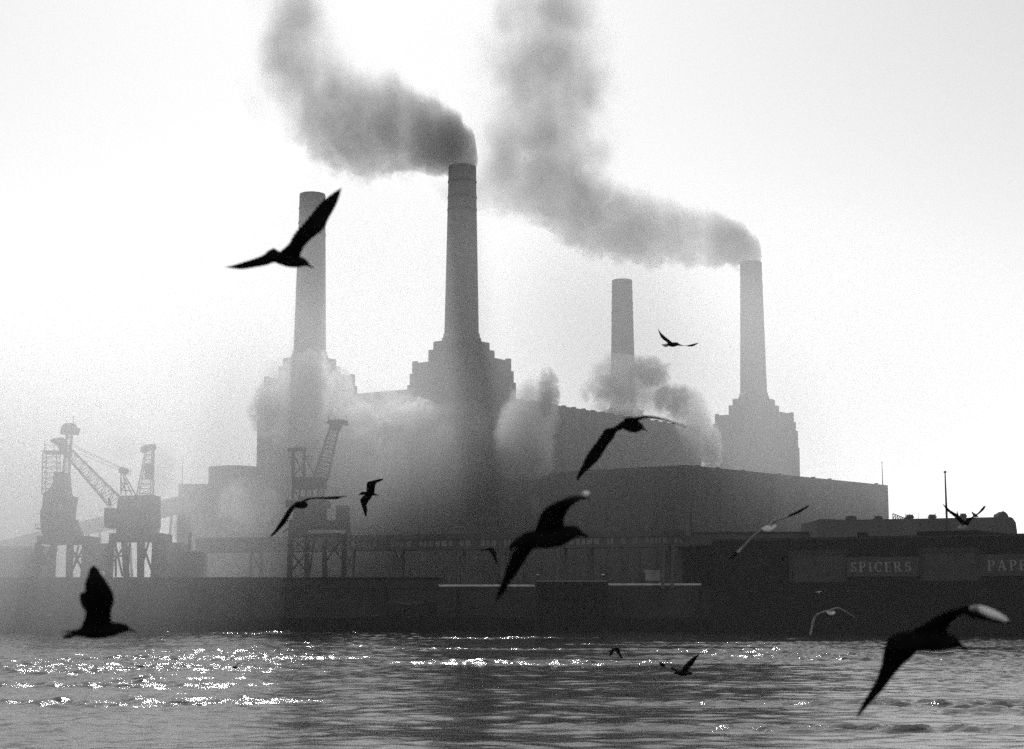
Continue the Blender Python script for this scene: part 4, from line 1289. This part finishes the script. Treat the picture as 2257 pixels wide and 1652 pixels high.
# h
k = .63757 * 260 / 2257; x0, y0 = 2200 * .63757, 1100 * .63757
gull(34, map1(x0, y0, k, [(930, 780, 40, 0), (1000, 790, 62, 0), (1100, 800, 72, 0), (1180, 790, 62, -.05), (1235, 770, 35, -.1), (1260, 780, 12, -.1)]),
     [map2(x0, y0, k, [(1100, 760, 960, 780, 0, 0), (1050, 710, 920, 735, .05, .05), (900, 590, 760, 600, .2, .2), (770, 480, 700, 490, .3, .3), (690, 380, 665, 380, .35, .35), (660, 320, 652, 322, .35, .35)]),
      map2(x0, y0, k, [(1200, 740, 1190, 830, 0, 0), (1280, 775, 1270, 835, -.2, -.2), (1400, 822, 1390, 838, -.35, -.35), (1490, 826, 1490, 842, -.4, -.4), (1600, 805, 1600, 858, -.45, -.45), (1720, 775, 1730, 835, -.5, -.5), (1860, 742, 1870, 750, -.5, -.5)])],
     'gull alone in the pale sky left of the right chimney', (mapt(x0, y0, k, [(960, 760, 0), (860, 785, 0), (755, 792, 0), (800, 840, 0), (880, 875, 0), (960, 845, 0)]), 1))
# i pale
k = .63757 * 1000 / 2257; x0, y0 = 2450 * .63757, 1700 * .63757
W_ = [M['gull_tail'], M['gull'], M['gull_white_lit']]
gull(17, map1(x0, y0, k, [(412, 296, 7, 0), (428, 293, 13, 0), (450, 290, 20, 0), (478, 285, 20, 0), (505, 275, 12, 0), (528, 262, 6, 0)]),
     [map2(x0, y0, k, [(470, 262, 490, 280, 0, 0), (505, 225, 515, 240, -.05, -.05), (560, 205, 570, 218, -.1, -.1), (620, 185, 625, 200, -.15, -.15), (700, 148, 705, 168, -.2, -.2), (765, 112, 772, 124, -.2, -.2), (782, 112, 783, 120, -.2, -.2)]),
      map2(x0, y0, k, [(430, 290, 450, 300, 0, 0), (385, 308, 400, 322, .05, .05), (335, 350, 350, 362, .1, .1), (290, 395, 308, 402, .15, .15), (240, 445, 262, 455, .2, .2), (190, 498, 205, 505, .2, .2), (158, 525, 165, 535, .2, .2)])],
     'pale bodied gull with dark wing ends tilted across the dark warehouse edge', None, (x0 + 420 * k, y0 + 296 * k, x0 + 410 * k, y0 + 300 * k, 6 * k, 0),
     [M['gull_white_lit'], M['gull'], M['gull_tail']], [[2, 2, 1, 1], [2, 2, 2, 1]])
# j
k = .63757 * 340 / 2257; x0, y0 = 3200 * .63757, 1720 * .63757
gull(30, map1(x0, y0, k, [(830, 640, 30, -.1), (880, 620, 50, -.05), (940, 590, 58, 0), (975, 530, 35, .05), (990, 500, 22, .1)]),
     [map2(x0, y0, k, [(960, 560, 860, 620, 0, 0), (880, 530, 800, 590, .05, .05), (720, 390, 640, 430, .2, .2), (560, 290, 490, 310, .3, .3), (480, 215, 440, 235, .35, .35), (395, 150, 393, 158, .4, .4)]),
      map2(x0, y0, k, [(950, 535, 1005, 575, 0, 0), (1070, 440, 1095, 472, .1, .1), (1190, 362, 1212, 394, .2, .2), (1260, 285, 1300, 320, .3, .3), (1330, 205, 1350, 265, .35, .35), (1370, 188, 1378, 200, .35, .35)])],
     'dark gull in a wide V over the warehouse roof beside the flagpole', (mapt(x0, y0, k, [(830, 620, -.1), (720, 690, -.15), (770, 745, -.15), (860, 735, -.15), (970, 690, -.12), (930, 640, -.1)]), 1), wm=[0, 0])
# l pale over dark water edge
k = .63757 * 1000 / 2257; x0, y0 = 2450 * .63757, 1700 * .63757
gull(28, map1(x0, y0, k, [(922, 935, 8, 0), (940, 945, 15, 0), (960, 948, 15, 0), (985, 943, 8, 0)]),
     [map2(x0, y0, k, [(915, 930, 950, 945, 0, 0), (960, 915, 975, 928, -.05, -.05), (1005, 903, 1010, 914, -.1, -.1), (1050, 922, 1052, 930, -.15, -.15), (1110, 958, 1112, 964, -.2, -.2), (1160, 995, 1162, 999, -.2, -.2)]),
      map2(x0, y0, k, [(925, 925, 935, 940, 0, 0), (880, 938, 890, 950, .05, .05), (838, 958, 850, 968, .1, .1), (808, 1005, 828, 1012, .15, .15), (798, 1060, 812, 1065, .2, .2), (785, 1120, 800, 1118, .2, .2)])],
     'pale gull gliding low before the dark wall at right, wings drooped', None, None, [M['gull_white_lit'], M['gull'], M['gull_tail']], [2, 2])
# m, n
k = .63757 * 400 / 2257; x0, y0 = 2050 * .63757, 2200 * .63757
gull(60, map1(x0, y0, k, [(290, 292, 8, 0), (340, 290, 14, 0), (400, 262, 26, 0), (450, 250, 24, 0), (500, 245, 14, 0)]),
     [map2(x0, y0, k, [(430, 235, 400, 290, 0, 0), (370, 255, 400, 310, .1, .1), (325, 310, 375, 360, .2, .2), (325, 385, 350, 385, .3, .3)]),
      map2(x0, y0, k, [(470, 220, 430, 290, 0, 0), (510, 240, 470, 330, -.1, -.1), (545, 340, 510, 385, -.2, -.2), (580, 435, 555, 440, -.3, -.3)])],
     'small dark gull with hooked wings low over mid river', (mapt(x0, y0, k, [(330, 280, 0), (265, 285, 0), (300, 300, 0), (340, 305, 0)]), 1))
gull(38, map1(x0, y0, k, [(1600, 725, 18, 0), (1650, 715, 40, 0), (1720, 720, 52, 0), (1800, 720, 48, 0), (1870, 725, 32, 0), (1920, 725, 20, 0)]),
     [map2(x0, y0, k, [(1690, 700, 1840, 720, 0, 0), (1730, 650, 1850, 670, -.05, -.05), (1800, 550, 1900, 600, -.1, -.1), (1900, 450, 1970, 520, -.15, -.15), (1990, 390, 2020, 430, -.2, -.2), (2060, 345, 2075, 360, -.2, -.2)]),
      map2(x0, y0, k, [(1660, 690, 1640, 710, 0, 0), (1560, 610, 1540, 650, .15, .15), (1450, 560, 1440, 630, .25, .25), (1370, 530, 1370, 600, .3, .3), (1290, 490, 1300, 560, .35, .35), (1275, 480, 1280, 490, .35, .35)])],
     'dark gull flying left low over the river, wings in a V', (mapt(x0, y0, k, [(1870, 695, 0), (1960, 715, 0), (1900, 765, 0), (1840, 755, 0)]), 0), (x0 + 1605 * k, y0 + 728 * k, x0 + 1565 * k, y0 + 740 * k, 10 * k, 0), wm=[0, [0, 1, 0, 1]])
# o
k = .63757 * 80 / 1888; x0, y0 = 780 * .63757, 2260 * .63757
gull(75, map1(x0, y0, k, [(580, 1190, 40, 0), (660, 1150, 95, 0), (760, 1130, 95, 0), (860, 1120, 70, 0), (970, 1095, 15, 0)]),
     [map2(x0, y0, k, [(740, 1040, 860, 1060, 0, 0), (880, 960, 930, 980, .1, .1), (990, 800, 1040, 870, .2, .2), (1120, 760, 1150, 810, .3, .3), (1300, 735, 1310, 765, .4, .4), (1500, 640, 1500, 665, .5, .5), (1800, 610, 1800, 640, .55, .55)]),
      map2(x0, y0, k, [(640, 1100, 760, 1100, 0, 0), (600, 1120, 700, 1150, -.15, -.15), (570, 1180, 620, 1220, -.3, -.3)])],
     'tiny black gull over the glittering water left of centre')
# p, q
k = .63757 * 200 / 1652; x0, y0 = 2650 * .63757, 1880 * .63757
gull(140, map1(x0, y0, k, [(440, 440, 14, 0), (455, 410, 16, 0), (480, 380, 20, 0), (520, 365, 14, 0)]),
     [map2(x0, y0, k, [(450, 365, 510, 390, 0, 0), (460, 420, 500, 430, .1, .1), (450, 485, 470, 485, .2, .2)]),
      map2(x0, y0, k, [(490, 345, 520, 385, 0, 0), (570, 362, 560, 380, -.2, -.2), (620, 385, 600, 400, -.4, -.4), (642, 420, 632, 425, -.5, -.5)])],
     'speck of a gull before the warehouse left of its loading door')
gull(130, map1(x0, y0, k, [(1465, 1388, 9, 0), (1488, 1390, 18, 0), (1515, 1388, 9, 0)]),
     [map2(x0, y0, k, [(1475, 1375, 1480, 1395, 0, 0), (1440, 1376, 1440, 1390, .2, .2), (1400, 1388, 1400, 1396, .4, .4)]),
      map2(x0, y0, k, [(1500, 1375, 1500, 1390, 0, 0), (1540, 1358, 1540, 1370, -.2, -.2), (1585, 1362, 1585, 1372, -.4, -.4)])],
     'white speck of a gull low before the dark wall under the lettering', None, None, [M['gull_white_lit']] * 3)
